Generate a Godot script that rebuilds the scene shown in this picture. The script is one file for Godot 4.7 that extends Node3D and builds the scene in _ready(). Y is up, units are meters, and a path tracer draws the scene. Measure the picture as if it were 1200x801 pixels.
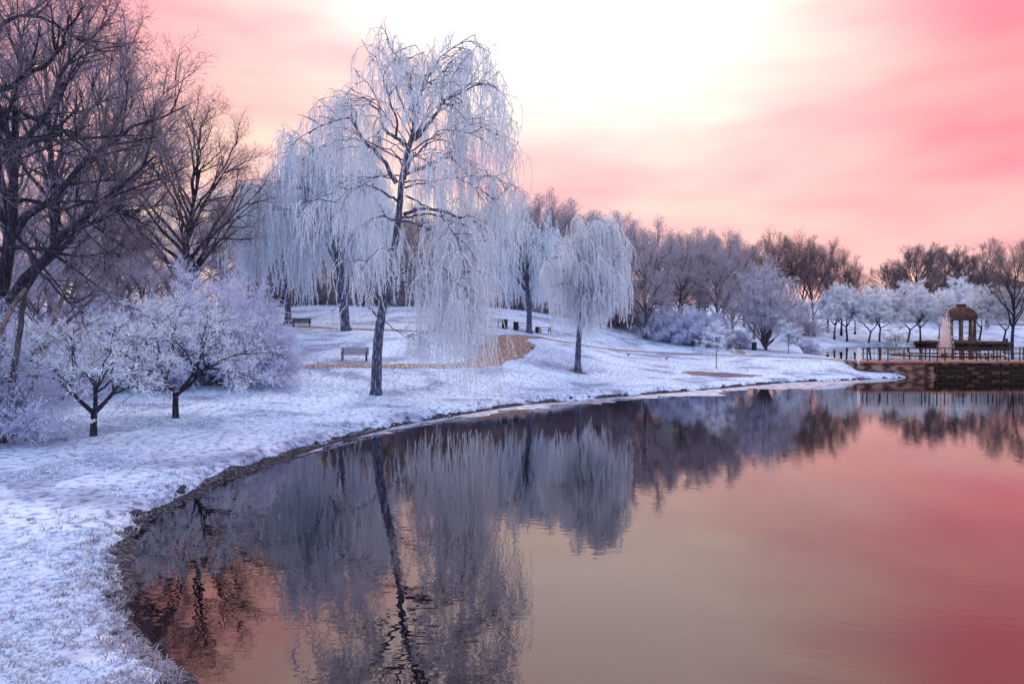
extends Node3D
# A frosted park at the edge of a pond, under a rose coloured sky. y is up, metres; the pond lies at y = 0 and the camera looks along -z.

const EYE := 4.7
const UPPER := 1.2   # level of the upper pond behind the footbridge

var rng := RandomNumberGenerator.new()
var noise := FastNoiseLite.new()
var M := {}
var used := {}

# ------------------------------------------------------------------ mesh collector
class MB:
	var v := PackedVector3Array()
	var n := PackedVector3Array()
	var t := PackedVector2Array()
	var i := PackedInt32Array()
	func tube(p: PackedVector3Array, r: PackedFloat32Array, sides: int, cap := false) -> void:
		var k := p.size()
		if k < 2:
			return
		var base := v.size()
		var u := Vector3.ZERO
		for a in k:
			var d := (p[mini(a + 1, k - 1)] - p[maxi(a - 1, 0)]).normalized()
			if a == 0:
				u = d.cross(Vector3.RIGHT if absf(d.x) < 0.8 else Vector3.FORWARD).normalized()
			else:
				u = (u - d * u.dot(d)).normalized()
			var w := d.cross(u)
			for s in sides:
				var q := TAU * s / sides
				var o := u * cos(q) + w * sin(q)
				v.push_back(p[a] + o * r[a])
				n.push_back(o)
				t.push_back(Vector2(float(s) / sides, a))
		for a in k - 1:
			for s in sides:
				var s2 := (s + 1) % sides
				var c := base + a * sides
				i.append_array([c + s, c + sides + s, c + s2, c + s2, c + sides + s, c + sides + s2])
		if cap:
			for e in [0, k - 1]:
				var d2: Vector3 = (p[0] - p[1]).normalized() if e == 0 else (p[k - 1] - p[k - 2]).normalized()
				var b2 := v.size()
				for s in sides:
					v.push_back(v[base + e * sides + s]); n.push_back(d2); t.push_back(Vector2.ZERO)
				for s in range(1, sides - 1):
					if e == 0:
						i.append_array([b2, b2 + s, b2 + s + 1])
					else:
						i.append_array([b2, b2 + s + 1, b2 + s])
	func tri(a: Vector3, b: Vector3, c: Vector3) -> void:
		var m := -(b - a).cross(c - a).normalized()
		var k := v.size()
		v.append_array([a, b, c]); n.append_array([m, m, m]); t.append_array([Vector2(0, 0), Vector2(1, 0), Vector2(0, 1)])
		i.append_array([k, k + 1, k + 2])
	func quad(a: Vector3, b: Vector3, c: Vector3, d: Vector3) -> void:   # clockwise seen from its front
		var m := -(b - a).cross(c - a).normalized()
		var k := v.size()
		v.append_array([a, b, c, d]); n.append_array([m, m, m, m]); t.append_array([Vector2(0, 0), Vector2(1, 0), Vector2(1, 1), Vector2(0, 1)])
		i.append_array([k, k + 1, k + 2, k, k + 2, k + 3])
	func box(c: Vector3, s: Vector3, turn := Basis()) -> void:
		var h := s / 2
		var ch := minf(0.012, minf(h.x, minf(h.y, h.z)) * 0.35)
		# chamfered box: three crossed slabs' faces joined by bevels
		for ax in 3:
			for sg in [-1.0, 1.0]:
				var nn := Vector3.ZERO; nn[ax] = sg
				var ua := Vector3.ZERO; ua[(ax + 1) % 3] = 1
				var va := Vector3.ZERO; va[(ax + 2) % 3] = 1
				var hu: float = h[(ax + 1) % 3] - ch
				var hv: float = h[(ax + 2) % 3] - ch
				var o: Vector3 = nn * h[ax]
				var q := [o - ua * hu - va * hv, o - ua * hu + va * hv, o + ua * hu + va * hv, o + ua * hu - va * hv]
				if sg < 0:
					q.reverse()
				quad(c + turn * q[0], c + turn * q[1], c + turn * q[2], c + turn * q[3])
		for ax in 3:
			for s1 in [-1.0, 1.0]:
				for s2 in [-1.0, 1.0]:
					var b1 := (ax + 1) % 3
					var b2 := (ax + 2) % 3
					var e: float = h[ax] - ch
					var p1 := Vector3.ZERO; p1[b1] = s1 * h[b1]; p1[b2] = s2 * (h[b2] - ch)
					var p2 := Vector3.ZERO; p2[b1] = s1 * (h[b1] - ch); p2[b2] = s2 * h[b2]
					var al := Vector3.ZERO; al[ax] = e
					if s1 * s2 > 0:
						quad(c + turn * (p1 - al), c + turn * (p1 + al), c + turn * (p2 + al), c + turn * (p2 - al))
					else:
						quad(c + turn * (p2 - al), c + turn * (p2 + al), c + turn * (p1 + al), c + turn * (p1 - al))
	func lathe(c: Vector3, prof: Array, sides: int) -> void:   # prof: Vector2(radius, height), from the bottom up along the outside
		for a in prof.size() - 1:
			var p: Vector2 = prof[a]
			var q: Vector2 = prof[a + 1]
			var m := Vector2(q.y - p.y, p.x - q.x).normalized()
			var base := v.size()
			for s in sides + 1:
				var g := TAU * s / sides
				var o := Vector3(cos(g), 0, sin(g))
				for e in [p, q]:
					v.push_back(c + o * e.x + Vector3(0, e.y, 0)); n.push_back(o * m.x + Vector3(0, m.y, 0)); t.push_back(Vector2(float(s) / sides * 4, e.y))
			for s in sides:
				var k := base + s * 2
				i.append_array([k, k + 2, k + 1, k + 2, k + 3, k + 1])
	func outward() -> MB:   # turns every face to the side its corners' normals point to
		for k in range(0, i.size(), 3):
			var a := v[i[k]]
			if (v[i[k + 1]] - a).cross(v[i[k + 2]] - a).dot(n[i[k]] + n[i[k + 1]] + n[i[k + 2]]) > 0:
				var swap := i[k + 1]
				i[k + 1] = i[k + 2]
				i[k + 2] = swap
		return self
	func mesh(m: Material) -> ArrayMesh:
		var a := []
		a.resize(Mesh.ARRAY_MAX)
		a[Mesh.ARRAY_VERTEX] = v; a[Mesh.ARRAY_NORMAL] = n; a[Mesh.ARRAY_TEX_UV] = t; a[Mesh.ARRAY_INDEX] = i
		var am := ArrayMesh.new()
		am.add_surface_from_arrays(Mesh.PRIMITIVE_TRIANGLES, a)
		am.surface_set_material(0, m)
		return am

# ------------------------------------------------------------------ naming
func numbered(called: String) -> String:
	var k: int = used.get(called, 0)
	used[called] = k + 1
	return called if k == 0 else "%s_%03d" % [called, k]

func thing(called: String, at: Vector3, label: String, category: String, group := "", turn := 0.0) -> Node3D:
	var o := Node3D.new()
	o.name = numbered(called)
	add_child(o)
	o.position = at
	o.rotation.y = turn
	describe(o, label, category, group)
	return o

func describe(o: Node3D, label: String, category: String, group := "") -> void:
	o.set_meta("label", label)
	o.set_meta("category", category)
	if group:
		o.set_meta("group", group)

func part(parent: Node3D, called: String, mesh: Mesh) -> MeshInstance3D:
	var o := MeshInstance3D.new()
	o.name = called
	o.mesh = mesh
	parent.add_child(o, true)
	return o

func copy_of(o: Node3D, at: Vector3, turn: float, scale3: Vector3, label: String, group := "", called := "") -> Node3D:
	var c: Node3D = o.duplicate()
	c.name = numbered(called if called else str(o.get_meta("stem")))
	add_child(c)
	c.position = at
	c.rotation = Vector3(0, turn, 0)
	c.scale = scale3
	c.set_meta("label", label)
	if group:
		c.set_meta("group", group)
	return c

func structure(called: String, mesh: Mesh) -> MeshInstance3D:
	var o := MeshInstance3D.new()
	o.name = numbered(called)
	o.mesh = mesh
	o.set_meta("kind", "structure")
	add_child(o)
	return o

# ------------------------------------------------------------------ materials
func lin(r: float, g: float, b: float) -> Color:
	return Color(r, g, b).linear_to_srgb()

func mat(called: String, c: Color, rough := 0.85, spec := 0.3) -> StandardMaterial3D:
	var m := StandardMaterial3D.new()
	m.resource_name = called
	m.albedo_color = c
	m.roughness = rough
	m.metallic_specular = spec
	M[called] = m
	return m

func noise_tex(freq: float, oct: int, seed_: int, ramp: Array, size := 512, kind := FastNoiseLite.TYPE_SIMPLEX_SMOOTH) -> NoiseTexture2D:
	var f := FastNoiseLite.new()
	f.noise_type = kind
	f.frequency = freq
	f.fractal_octaves = oct
	f.seed = seed_
	var t := NoiseTexture2D.new()
	t.width = size; t.height = size
	t.seamless = true
	t.noise = f
	if ramp:
		var g := Gradient.new()
		var off := PackedFloat32Array()
		var col := PackedColorArray()
		for r in ramp:
			off.push_back(r[0]); col.push_back(r[1])
		g.offsets = off; g.colors = col
		t.color_ramp = g
	return t

func bark(called: String, dark: Color, light: Color, seed_: int) -> void:
	var m := mat(called, Color.WHITE, 0.95, 0.2)
	m.albedo_texture = noise_tex(0.02, 5, seed_, [[0.3, dark], [0.62, dark.lerp(light, 0.35)], [0.8, light]], 256)
	m.uv1_triplanar = true
	m.uv1_scale = Vector3(1.6, 0.35, 1.6)
	m.heightmap_enabled = true
	m.heightmap_texture = noise_tex(0.03, 4, seed_ + 1, [], 256)
	m.heightmap_scale = 3.0

func materials() -> void:
	bark("bark_dark", lin(0.022, 0.022, 0.034), lin(0.10, 0.10, 0.15), 3)
	bark("bark_willow", lin(0.04, 0.045, 0.085), lin(0.34, 0.36, 0.50), 5)
	bark("bark_grey", lin(0.06, 0.05, 0.065), lin(0.20, 0.18, 0.22), 7)
	bark("bark_pale", lin(0.09, 0.07, 0.08), lin(0.36, 0.29, 0.31), 9)
	mat("twig_dark", lin(0.16, 0.135, 0.17), 0.95, 0.2)
	mat("twig_grey", lin(0.34, 0.30, 0.40), 0.95, 0.2)
	mat("twig_brown", lin(0.25, 0.19, 0.21), 0.95, 0.2)
	mat("twig_lilac", lin(0.46, 0.45, 0.60), 0.95, 0.2)
	mat("twig_mauve", lin(0.42, 0.40, 0.49), 0.95, 0.2)
	mat("frost", lin(0.72, 0.84, 0.97), 0.9, 0.3)
	mat("frost_rose", lin(0.80, 0.87, 0.96), 0.9, 0.3)
	mat("frost_blue", lin(0.57, 0.64, 0.86), 0.9, 0.3)
	for k in ["frost", "frost_rose", "frost_blue"]:   # rime lets light through
		M[k].backlight_enabled = true
		M[k].backlight = lin(0.36, 0.36, 0.38)
	# frosted turf
	var g := mat("snow", Color.WHITE, 0.95, 0.2)
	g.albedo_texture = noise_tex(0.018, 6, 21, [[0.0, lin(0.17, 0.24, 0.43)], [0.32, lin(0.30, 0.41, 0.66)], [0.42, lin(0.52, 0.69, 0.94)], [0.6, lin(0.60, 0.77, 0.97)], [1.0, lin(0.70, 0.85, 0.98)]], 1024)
	g.uv1_scale = Vector3(1.0 / 7.0, 1.0 / 7.0, 1)
	g.heightmap_enabled = true
	g.heightmap_texture = noise_tex(0.04, 5, 22, [], 1024)
	g.heightmap_scale = 5.0
	g.detail_enabled = true
	g.detail_blend_mode = BaseMaterial3D.BLEND_MODE_MUL
	g.detail_uv_layer = BaseMaterial3D.DETAIL_UV_2
	g.uv2_scale = Vector3(1.0 / 31.0, 1.0 / 31.0, 1)
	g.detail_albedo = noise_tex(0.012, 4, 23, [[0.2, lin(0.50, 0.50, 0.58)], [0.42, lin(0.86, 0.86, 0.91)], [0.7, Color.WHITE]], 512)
	mat("tuft", lin(0.62, 0.75, 0.92), 0.95, 0.2)
	mat("tuft_dry", lin(0.30, 0.30, 0.40), 0.95, 0.2)
	var w := mat("water", lin(0.155, 0.112, 0.12), 0.008, 0.5)
	w.metallic = 1.0
	w.normal_enabled = true
	w.normal_texture = noise_tex(0.013, 2, 31, [], 1024)
	(w.normal_texture as NoiseTexture2D).as_normal_map = true
	(w.normal_texture as NoiseTexture2D).bump_strength = 4.0
	w.normal_scale = 0.05
	w.uv1_scale = Vector3(1.0 / 9.0, 1.0 / 3.5, 1)
	var ic := mat("ice", Color.WHITE, 0.35, 0.5)
	ic.albedo_texture = noise_tex(0.012, 4, 33, [[0.25, lin(0.16, 0.19, 0.30)], [0.5, lin(0.32, 0.37, 0.55)], [0.7, lin(0.48, 0.54, 0.74)]], 512)
	ic.uv1_scale = Vector3(0.2, 0.2, 1)
	var so := mat("soil", Color.WHITE, 0.97, 0.2)
	so.albedo_texture = noise_tex(0.03, 5, 35, [[0.3, lin(0.012, 0.012, 0.018)], [0.6, lin(0.05, 0.05, 0.068)], [0.8, lin(0.22, 0.23, 0.30)]], 512)
	so.uv1_triplanar = true
	so.uv1_scale = Vector3(0.5, 0.5, 0.5)
	var pa := mat("path", Color.WHITE, 0.95, 0.2)
	pa.albedo_texture = noise_tex(0.02, 5, 36, [[0.25, lin(0.15, 0.105, 0.085)], [0.62, lin(0.31, 0.24, 0.205)], [0.74, lin(0.55, 0.54, 0.62)]], 512)
	pa.uv1_triplanar = true
	pa.uv1_world_triplanar = true
	pa.uv1_scale = Vector3(0.3, 0.3, 0.3)
	var li := mat("litter", Color.WHITE, 0.95, 0.2)
	li.albedo_texture = noise_tex(0.05, 5, 37, [[0.3, lin(0.07, 0.05, 0.06)], [0.6, lin(0.19, 0.14, 0.16)], [0.75, lin(0.5, 0.5, 0.6)]], 512)
	li.uv1_triplanar = true
	li.uv1_world_triplanar = true
	li.uv1_scale = Vector3(0.3, 0.3, 0.3)
	stone("concrete", lin(0.05, 0.03, 0.028), lin(0.34, 0.21, 0.18), 41)
	stone("stone_dark", lin(0.016, 0.012, 0.012), lin(0.10, 0.065, 0.055), 42)
	stone("stone_brown", lin(0.03, 0.02, 0.018), lin(0.13, 0.08, 0.065), 47)
	stone("deck", lin(0.26, 0.13, 0.11), lin(0.42, 0.25, 0.21), 43)
	stone("column", lin(0.09, 0.055, 0.045), lin(0.20, 0.13, 0.105), 44)
	stone("roof", lin(0.055, 0.028, 0.024), lin(0.13, 0.066, 0.055), 45)
	stone("brick", lin(0.13, 0.075, 0.065), lin(0.24, 0.14, 0.12), 46)
	mat("iron", lin(0.035, 0.02, 0.02), 0.6, 0.4)
	mat("white_paint", lin(0.75, 0.72, 0.72), 0.6, 0.4)
	mat("bench_grey", lin(0.25, 0.24, 0.30), 0.8, 0.3)
	mat("bench_dark", lin(0.03, 0.025, 0.03), 0.8, 0.3)
	mat("table_teal", lin(0.05, 0.14, 0.21), 0.8, 0.3)
	mat("barrel", lin(0.012, 0.018, 0.03), 0.6, 0.4)
	mat("goose", lin(0.05, 0.04, 0.04), 0.9, 0.2)
	mat("spray", lin(0.95, 0.78, 0.77), 0.5, 0.4)
	mat("glass_dark", lin(0.02, 0.02, 0.03), 0.1, 0.5)
	mat("spray_lamp", lin(0.85, 0.62, 0.55), 0.5, 0.4)

func stone(called: String, a: Color, b: Color, s: int) -> void:
	var m := mat(called, Color.WHITE, 0.9, 0.3)
	m.albedo_texture = noise_tex(0.025, 5, s, [[0.3, a], [0.72, b]], 256)
	m.uv1_triplanar = true
	m.uv1_scale = Vector3(0.11, 0.22, 0.11)

# ------------------------------------------------------------------ ground
var shore := PackedVector2Array([Vector2(-3.9, -8.2), Vector2(-4.35, -9.68), Vector2(-5.8, -11), Vector2(-6.87, -12.8), Vector2(-7.86, -14.65), Vector2(-8.6, -16.4), Vector2(-9.1, -18.7), Vector2(-9.05, -21.5), Vector2(-8.5, -25.2), Vector2(-7.1, -30.5), Vector2(-5.4, -35.6), Vector2(-2.8, -39.9), Vector2(1.05, -45.3), Vector2(5.7, -49.1), Vector2(11.1, -53), Vector2(17.7, -58.4), Vector2(24.5, -64.0), Vector2(30.8, -66.2), Vector2(36.5, -69.6), Vector2(39.2, -71.2), Vector2(80, -71.4), Vector2(86, -40), Vector2(70, 0), Vector2(40, -3), Vector2(0, -4), Vector2(-3, -6)])
var upper_shore := PackedVector2Array([Vector2(34.5, -73.6), Vector2(37, -94), Vector2(44, -112), Vector2(50, -131), Vector2(68, -152), Vector2(90, -157), Vector2(140, -156), Vector2(150, -100), Vector2(120, -73.6)])
var tps_p := PackedVector2Array()
var tps_w := PackedFloat64Array()

func poly_distance(p: Vector2, poly: PackedVector2Array) -> float:   # negative inside
	var best := 1e9
	var inside := false
	var k := poly.size()
	var b := poly[k - 1]
	for j in k:
		var a := poly[j]
		var e := b - a
		var w := p - a
		var d := (w - e * clampf(w.dot(e) / e.length_squared(), 0, 1)).length_squared()
		best = minf(best, d)
		if (a.y > p.y) != (b.y > p.y) and p.x < (b.x - a.x) * (p.y - a.y) / (b.y - a.y) + a.x:
			inside = not inside
		b = a
	return -sqrt(best) if inside else sqrt(best)

func solve_hills(pts: Array) -> void:   # thin-plate spline through surveyed heights (x, z, height)
	var k := pts.size()
	var size := k + 3
	var a := []
	for r in size:
		var row := PackedFloat64Array()
		row.resize(size + 1)
		a.append(row)
	for r in k:
		tps_p.push_back(Vector2(pts[r].x, pts[r].z))
	for r in k:
		for c in k:
			var d2 := tps_p[r].distance_squared_to(tps_p[c])
			a[r][c] = (0.5 * d2 * log(d2) if d2 > 0 else 0.0) + (40.0 if r == c else 0.0)
		a[r][k] = 1.0; a[r][k + 1] = tps_p[r].x; a[r][k + 2] = tps_p[r].y
		a[k][r] = 1.0; a[k + 1][r] = tps_p[r].x; a[k + 2][r] = tps_p[r].y
		a[r][size] = pts[r].y
	for c in size:
		var best := c
		for r in range(c, size):
			if absf(a[r][c]) > absf(a[best][c]):
				best = r
		var swap = a[c]; a[c] = a[best]; a[best] = swap
		for r in size:
			if r != c and a[r][c] != 0.0:
				var f: float = a[r][c] / a[c][c]
				for q in range(c, size + 1):
					a[r][q] -= f * a[c][q]
	for r in size:
		tps_w.push_back(a[r][size] / a[r][r])

func hills(x: float, z: float) -> float:
	var k := tps_p.size()
	var p := Vector2(clampf(x, -130, 170), clampf(z, -330, -4))
	var h := tps_w[k] + tps_w[k + 1] * p.x + tps_w[k + 2] * p.y
	for j in k:
		var d2 := p.distance_squared_to(tps_p[j])
		if d2 > 0:
			h += tps_w[j] * 0.5 * d2 * log(d2)
	return h

func ground(x: float, z: float) -> float:
	var p := Vector2(x, z)
	var d := poly_distance(p, shore) + 0.28 * noise.get_noise_2d(x * 9, z * 9) + 0.12 * noise.get_noise_2d(x * 40, z * 40)
	if d < 0:
		return -minf(0.9, 0.25 - d * 1.2)
	var h := maxf(hills(x, z), 0.42)
	var bank := 0.10 + 0.26 * smoothstep(0.0, 0.7, d) + 0.02 * d
	h = lerpf(bank, h, smoothstep(0.5, 8.0, d))
	h += 0.05 * noise.get_noise_2d(x * 22, z * 22) * smoothstep(0.3, 2.0, d)
	if z > -9 and x > -14:   # the foot of the embankment that the photographer stands on
		h = lerpf(h, 3.0, smoothstep(-7.5, 0.0, z) * smoothstep(-14.0, -6.0, x))
	if x > 20 and z < -68:
		var u := poly_distance(p, upper_shore) + 0.5 * noise.get_noise_2d(x * 6, z * 6)
		if u < 0:
			return UPPER - minf(0.9, 0.1 - u * 0.4)
		h = lerpf(h, maxf(h, UPPER + 0.06 + 0.25 * smoothstep(0.0, 2.0, u)), smoothstep(-71.0, -76.0, z) * (1.0 - smoothstep(4.0, 14.0, u)))
		if z > -74.5 and z < -70.4 and x > 34:
			h = minf(h, 1.2)
	return h

func axis(dense_from: float, dense_to: float, step: float, low: float, high: float, grow: float) -> PackedFloat32Array:
	var a := PackedFloat32Array()
	var s := step
	var q := dense_from
	while q > low:
		s *= grow
		q -= s
		a.push_back(q)
	a.reverse()
	q = dense_from
	while q < dense_to:
		a.push_back(q)
		q += step
	s = step
	while q < high:
		a.push_back(q)
		s *= grow
		q += s
	return a

func make_ground() -> void:
	var xs := axis(-26, 42, 0.42, -420, 420, 1.075)
	var zs := axis(-78, -7, 0.42, -520, 60, 1.06)
	var nx := xs.size()
	var nz := zs.size()
	var v := PackedVector3Array(); v.resize(nx * nz)
	var t := PackedVector2Array(); t.resize(nx * nz)
	var n := PackedVector3Array(); n.resize(nx * nz)
	for b in nz:
		for a in nx:
			v[b * nx + a] = Vector3(xs[a], ground(xs[a], zs[b]), zs[b])
			t[b * nx + a] = Vector2(xs[a], zs[b])
	for b in nz:
		for a in nx:
			var l := v[b * nx + maxi(a - 1, 0)]
			var r := v[b * nx + mini(a + 1, nx - 1)]
			var f := v[maxi(b - 1, 0) * nx + a]
			var k := v[mini(b + 1, nz - 1) * nx + a]
			n[b * nx + a] = (k - f).cross(r - l).normalized()
	var i := PackedInt32Array()
	for b in nz - 1:
		for a in nx - 1:
			var c := b * nx + a
			i.append_array([c, c + 1, c + nx, c + 1, c + nx + 1, c + nx])
	var ar := []
	ar.resize(Mesh.ARRAY_MAX)
	ar[Mesh.ARRAY_VERTEX] = v; ar[Mesh.ARRAY_NORMAL] = n; ar[Mesh.ARRAY_TEX_UV] = t; ar[Mesh.ARRAY_TEX_UV2] = t; ar[Mesh.ARRAY_INDEX] = i
	var am := ArrayMesh.new()
	am.add_surface_from_arrays(Mesh.PRIMITIVE_TRIANGLES, ar)
	am.surface_set_material(0, M.snow)
	structure("ground", am)
	print("ground ", nx, " x ", nz)

func ribbon(called: String, pts: PackedVector3Array, material: Material, lift: float, across := 6, edge := 0.12) -> void:   # pts: x, half width, z
	var c := Curve3D.new()
	for p in pts:
		c.add_point(p)
	for j in range(1, pts.size() - 1):
		var g := (pts[j + 1] - pts[j - 1]) / 6.0
		c.set_point_in(j, -g); c.set_point_out(j, g)
	c.bake_interval = 0.5
	var line := c.get_baked_points()
	var b := MB.new()
	for j in line.size():
		var d := line[mini(j + 1, line.size() - 1)] - line[maxi(j - 1, 0)]
		var side := Vector3(-d.z, 0, d.x).normalized()
		for k in across + 1:
			var s := (float(k) / across * 2 - 1) * (line[j].y * (1.0 + 0.5 * noise.get_noise_2d(j * 9.0, 300.0 * signf(k - across / 2.0))) + edge * noise.get_noise_2d(j * 37.0, 500.0 * signf(k - across / 2.0)))
			var q := Vector3(line[j].x, 0, line[j].z) + side * s
			b.v.push_back(Vector3(q.x, ground(q.x, q.z) + lift, q.z)); b.n.push_back(Vector3.UP); b.t.push_back(Vector2(q.x, q.z))
			if j > 0 and k > 0:
				var e := j * (across + 1) + k
				b.i.append_array([e, e - across - 1, e - 1, e - 1, e - across - 1, e - across - 2])
	structure(called, b.outward().mesh(material))

func make_water() -> void:
	var b := MB.new()
	for r in [[-30.0, -74.0, 92.0, -1.0]]:
		b.v.append_array([Vector3(r[0], 0, r[1]), Vector3(r[2], 0, r[1]), Vector3(r[2], 0, r[3]), Vector3(r[0], 0, r[3])])
		b.t.append_array([Vector2(r[0], r[1]), Vector2(r[2], r[1]), Vector2(r[2], r[3]), Vector2(r[0], r[3])])
		b.n.append_array([Vector3.UP, Vector3.UP, Vector3.UP, Vector3.UP])
		b.i.append_array([0, 1, 2, 0, 2, 3])
	structure("pond_water", b.mesh(M.water))
	b = MB.new()
	b.quad(Vector3(32, UPPER, -160), Vector3(152, UPPER, -160), Vector3(152, UPPER, -73.7), Vector3(32, UPPER, -73.7))
	structure("upper_pond_water", b.mesh(M.water))
	# thin ice along the bank
	for run in [["shore_ice", 8, 18, [0.0, 0.6, 1.1, 1.6, 2.0, 2.2, 2.5, 3.0, 3.4, 2.4, 0.4], "ice"]]:
		var c := Curve2D.new()
		var c2 := Curve2D.new()
		for j in range(run[1], run[2] + 1):
			var p := shore[j]
			var d := (shore[j + 1] - shore[j - 1])
			var side := Vector2(-d.y, d.x).normalized()
			c.add_point(p - side * 0.5, -d / 6, d / 6)
			c2.add_point(p + side * run[3][j - run[1]], -d / 6, d / 6)
		b = MB.new()
		var steps := 160
		for j in steps + 1:
			var f := float(j) / steps * (c.point_count - 1)
			var p := c.samplef(f)
			var q := c2.samplef(f)
			q += (q - p) * (0.9 * noise.get_noise_1d(f * 80.0) + 0.5 * noise.get_noise_1d(f * 330.0) - 0.1)
			var y := 0.012 if run[4] == "ice" else 0.006
			for e in [p, q]:
				b.v.push_back(Vector3(e.x, y, e.y)); b.n.push_back(Vector3.UP); b.t.push_back(e)
			if j > 0:
				var k := j * 2
				b.i.append_array([k - 2, k - 1, k, k, k - 1, k + 1])
		structure(run[0], b.outward().mesh(M[run[4]]))

func make_bank() -> void:   # the bare broken earth face between turf and water
	var b := MB.new()
	var line := PackedVector2Array()
	for j in range(0, 20):
		var a := shore[j]
		var e := shore[j + 1]
		var k := int(ceil(a.distance_to(e) / 0.22))
		for q in k:
			line.push_back(a.lerp(e, float(q) / k))
	var rows := 5
	for j in line.size():
		var d := line[mini(j + 1, line.size() - 1)] - line[maxi(j - 1, 0)]
		var side := Vector2(d.y, -d.x).normalized()   # towards land
		# find where the noisy bank edge lies
		for k in rows:
			var f := float(k) / (rows - 1)
			var reach: float = lerpf(-0.35, 0.42, f) + 0.22 * noise.get_noise_2d(j * 6.0, k * 30.0)
			var p := line[j] + side * reach
			var y := -0.10 + 0.34 * f + 0.10 * noise.get_noise_2d(j * 9.0, 77.0 + k * 21.0)
			if k == rows - 1:
				y = minf(y, ground(p.x, p.y) - 0.03)
			b.v.push_back(Vector3(p.x, y, p.y)); b.n.push_back(Vector3(-side.x, 0.8, -side.y).normalized()); b.t.push_back(Vector2(j * 0.2, f))
			if j > 0 and k > 0:
				var e2 := j * rows + k
				b.i.append_array([e2, e2 - rows, e2 - 1, e2 - 1, e2 - rows, e2 - rows - 1])
	structure("bank_earth", b.outward().mesh(M.soil))

func make_rubble() -> void:   # clods and pebbles washed out along the bank
	rng.seed = 91
	var b := MB.new()
	var sp := SphereMesh.new()
	sp.radial_segments = 9
	sp.rings = 5
	var a := sp.get_mesh_arrays()
	for k in a[Mesh.ARRAY_VERTEX].size():
		var p: Vector3 = a[Mesh.ARRAY_VERTEX][k]
		b.v.push_back(p * 2.0 * (1.0 + 0.5 * noise.get_noise_3dv(p * 180)) * Vector3(1, 0.6, 0.8)); b.n.push_back(p.normalized()); b.t.push_back(Vector2.ZERO)
	b.i = a[Mesh.ARRAY_INDEX]
	var mm := MultiMesh.new()
	mm.transform_format = MultiMesh.TRANSFORM_3D
	mm.mesh = b.mesh(M.soil)
	mm.instance_count = 420
	for k in 420:
		var j := rng.randi() % 19
		var p := shore[j].lerp(shore[j + 1], rng.randf())
		var d := shore[j + 1] - shore[j]
		var clump := 0.5 + noise.get_noise_2d(p.x * 40, p.y * 40)
		var w := p + Vector2(d.y, -d.x).normalized() * rng.randf_range(-0.35, 0.3)
		var sz := (0.02 + 0.09 * pow(rng.randf(), 3.0)) * (0.5 + clump)
		mm.set_instance_transform(k, Transform3D(Basis(Vector3.UP, rng.randf() * TAU).scaled(Vector3(sz, sz, sz)), Vector3(w.x, maxf(ground(w.x, w.y), -0.03) + sz * 0.1, w.y)))
	var o := MultiMeshInstance3D.new()
	o.name = "bank_rubble"
	o.multimesh = mm
	o.set_meta("kind", "stuff")
	describe(o, "dark clods and pebbles strewn along the water's edge", "rubble")
	add_child(o)

func make_turf() -> void:
	# blades of frosted grass: one tuft mesh, scattered
	for run in [["frosted_grass", "tuft", 20000, 71], ["dry_bank_grass", "tuft_dry", 7000, 72]]:
		var b := MB.new()
		rng.seed = run[3]
		for k in 11:
			var a := rng.randf() * TAU
			var o := Vector3(cos(a), 0, sin(a))
			var w := Vector3(-o.z, 0, o.x) * 0.006
			var p := o * rng.randf() * 0.07
			var h := rng.randf_range(0.04, 0.10)
			var tip := p + o * h * rng.randf_range(0.4, 1.3) + Vector3(0, h * rng.randf_range(0.4, 1.0), 0)
			var mid := (p + tip) / 2 + Vector3(0, h * 0.22, 0)
			b.quad(p - w, mid - w, mid + w, p + w)
			b.tri(mid - w, tip, mid + w)
		var mm := MultiMesh.new()
		mm.transform_format = MultiMesh.TRANSFORM_3D
		mm.mesh = b.mesh(M[run[1]])
		var at: Array[Transform3D] = []
		var tries := 0
		while at.size() < run[2] and tries < run[2] * 6:
			tries += 1
			var z := -8.5 - 46.0 * pow(rng.randf(), 1.5)
			var x := rng.randf_range(-0.72, 0.05 + 0.004 * -z) * -z - rng.randf() * 2
			var d := poly_distance(Vector2(x, z), shore)
			if d < 0.02:
				continue
			var dry: bool = run[1] == "tuft_dry"
			if dry and rng.randf() > exp(-d * 2.4) + (0.035 if noise.get_noise_2d(x * 14, z * 14) > 0.16 else 0.0):
				continue
			if not dry and noise.get_noise_2d(x * 16, z * 16) < 0.02 + 0.16 * rng.randf():
				continue
			var s := rng.randf_range(0.4, 0.9) * (0.85 + 0.018 * -z) * (1.5 if dry else 1.0)
			at.append(Transform3D(Basis(Vector3.UP, rng.randf() * TAU).scaled(Vector3(s, s * rng.randf_range(0.6, 1.2), s)), Vector3(x, ground(x, z) - 0.01, z)))
		mm.instance_count = at.size()
		for k in at.size():
			mm.set_instance_transform(k, at[k])
		var o2 := MultiMeshInstance3D.new()
		o2.name = run[0]
		o2.multimesh = mm
		o2.set_meta("kind", "stuff")
		describe(o2, "white frosted grass blades covering the lawn beside the pond" if run[1] == "tuft" else "dark dry grass tufts along the water's edge", "grass")
		add_child(o2)

# ------------------------------------------------------------------ trees
func wander(p: Vector3, d: Vector3, length: float, k: int, wob: float, pull: Vector3) -> PackedVector3Array:
	var out := PackedVector3Array([p])
	d = d.normalized()
	for j in k:
		d = (d + Vector3(rng.randf_range(-1, 1), rng.randf_range(-1, 1), rng.randf_range(-1, 1)) * wob + pull).normalized()
		p += d * length / k
		out.push_back(p)
	return out

func taper(k: int, a: float, b: float) -> PackedFloat32Array:
	var r := PackedFloat32Array()
	for j in k:
		r.push_back(lerpf(a, b, pow(float(j) / maxi(k - 1, 1), 0.8)))
	return r

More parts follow.
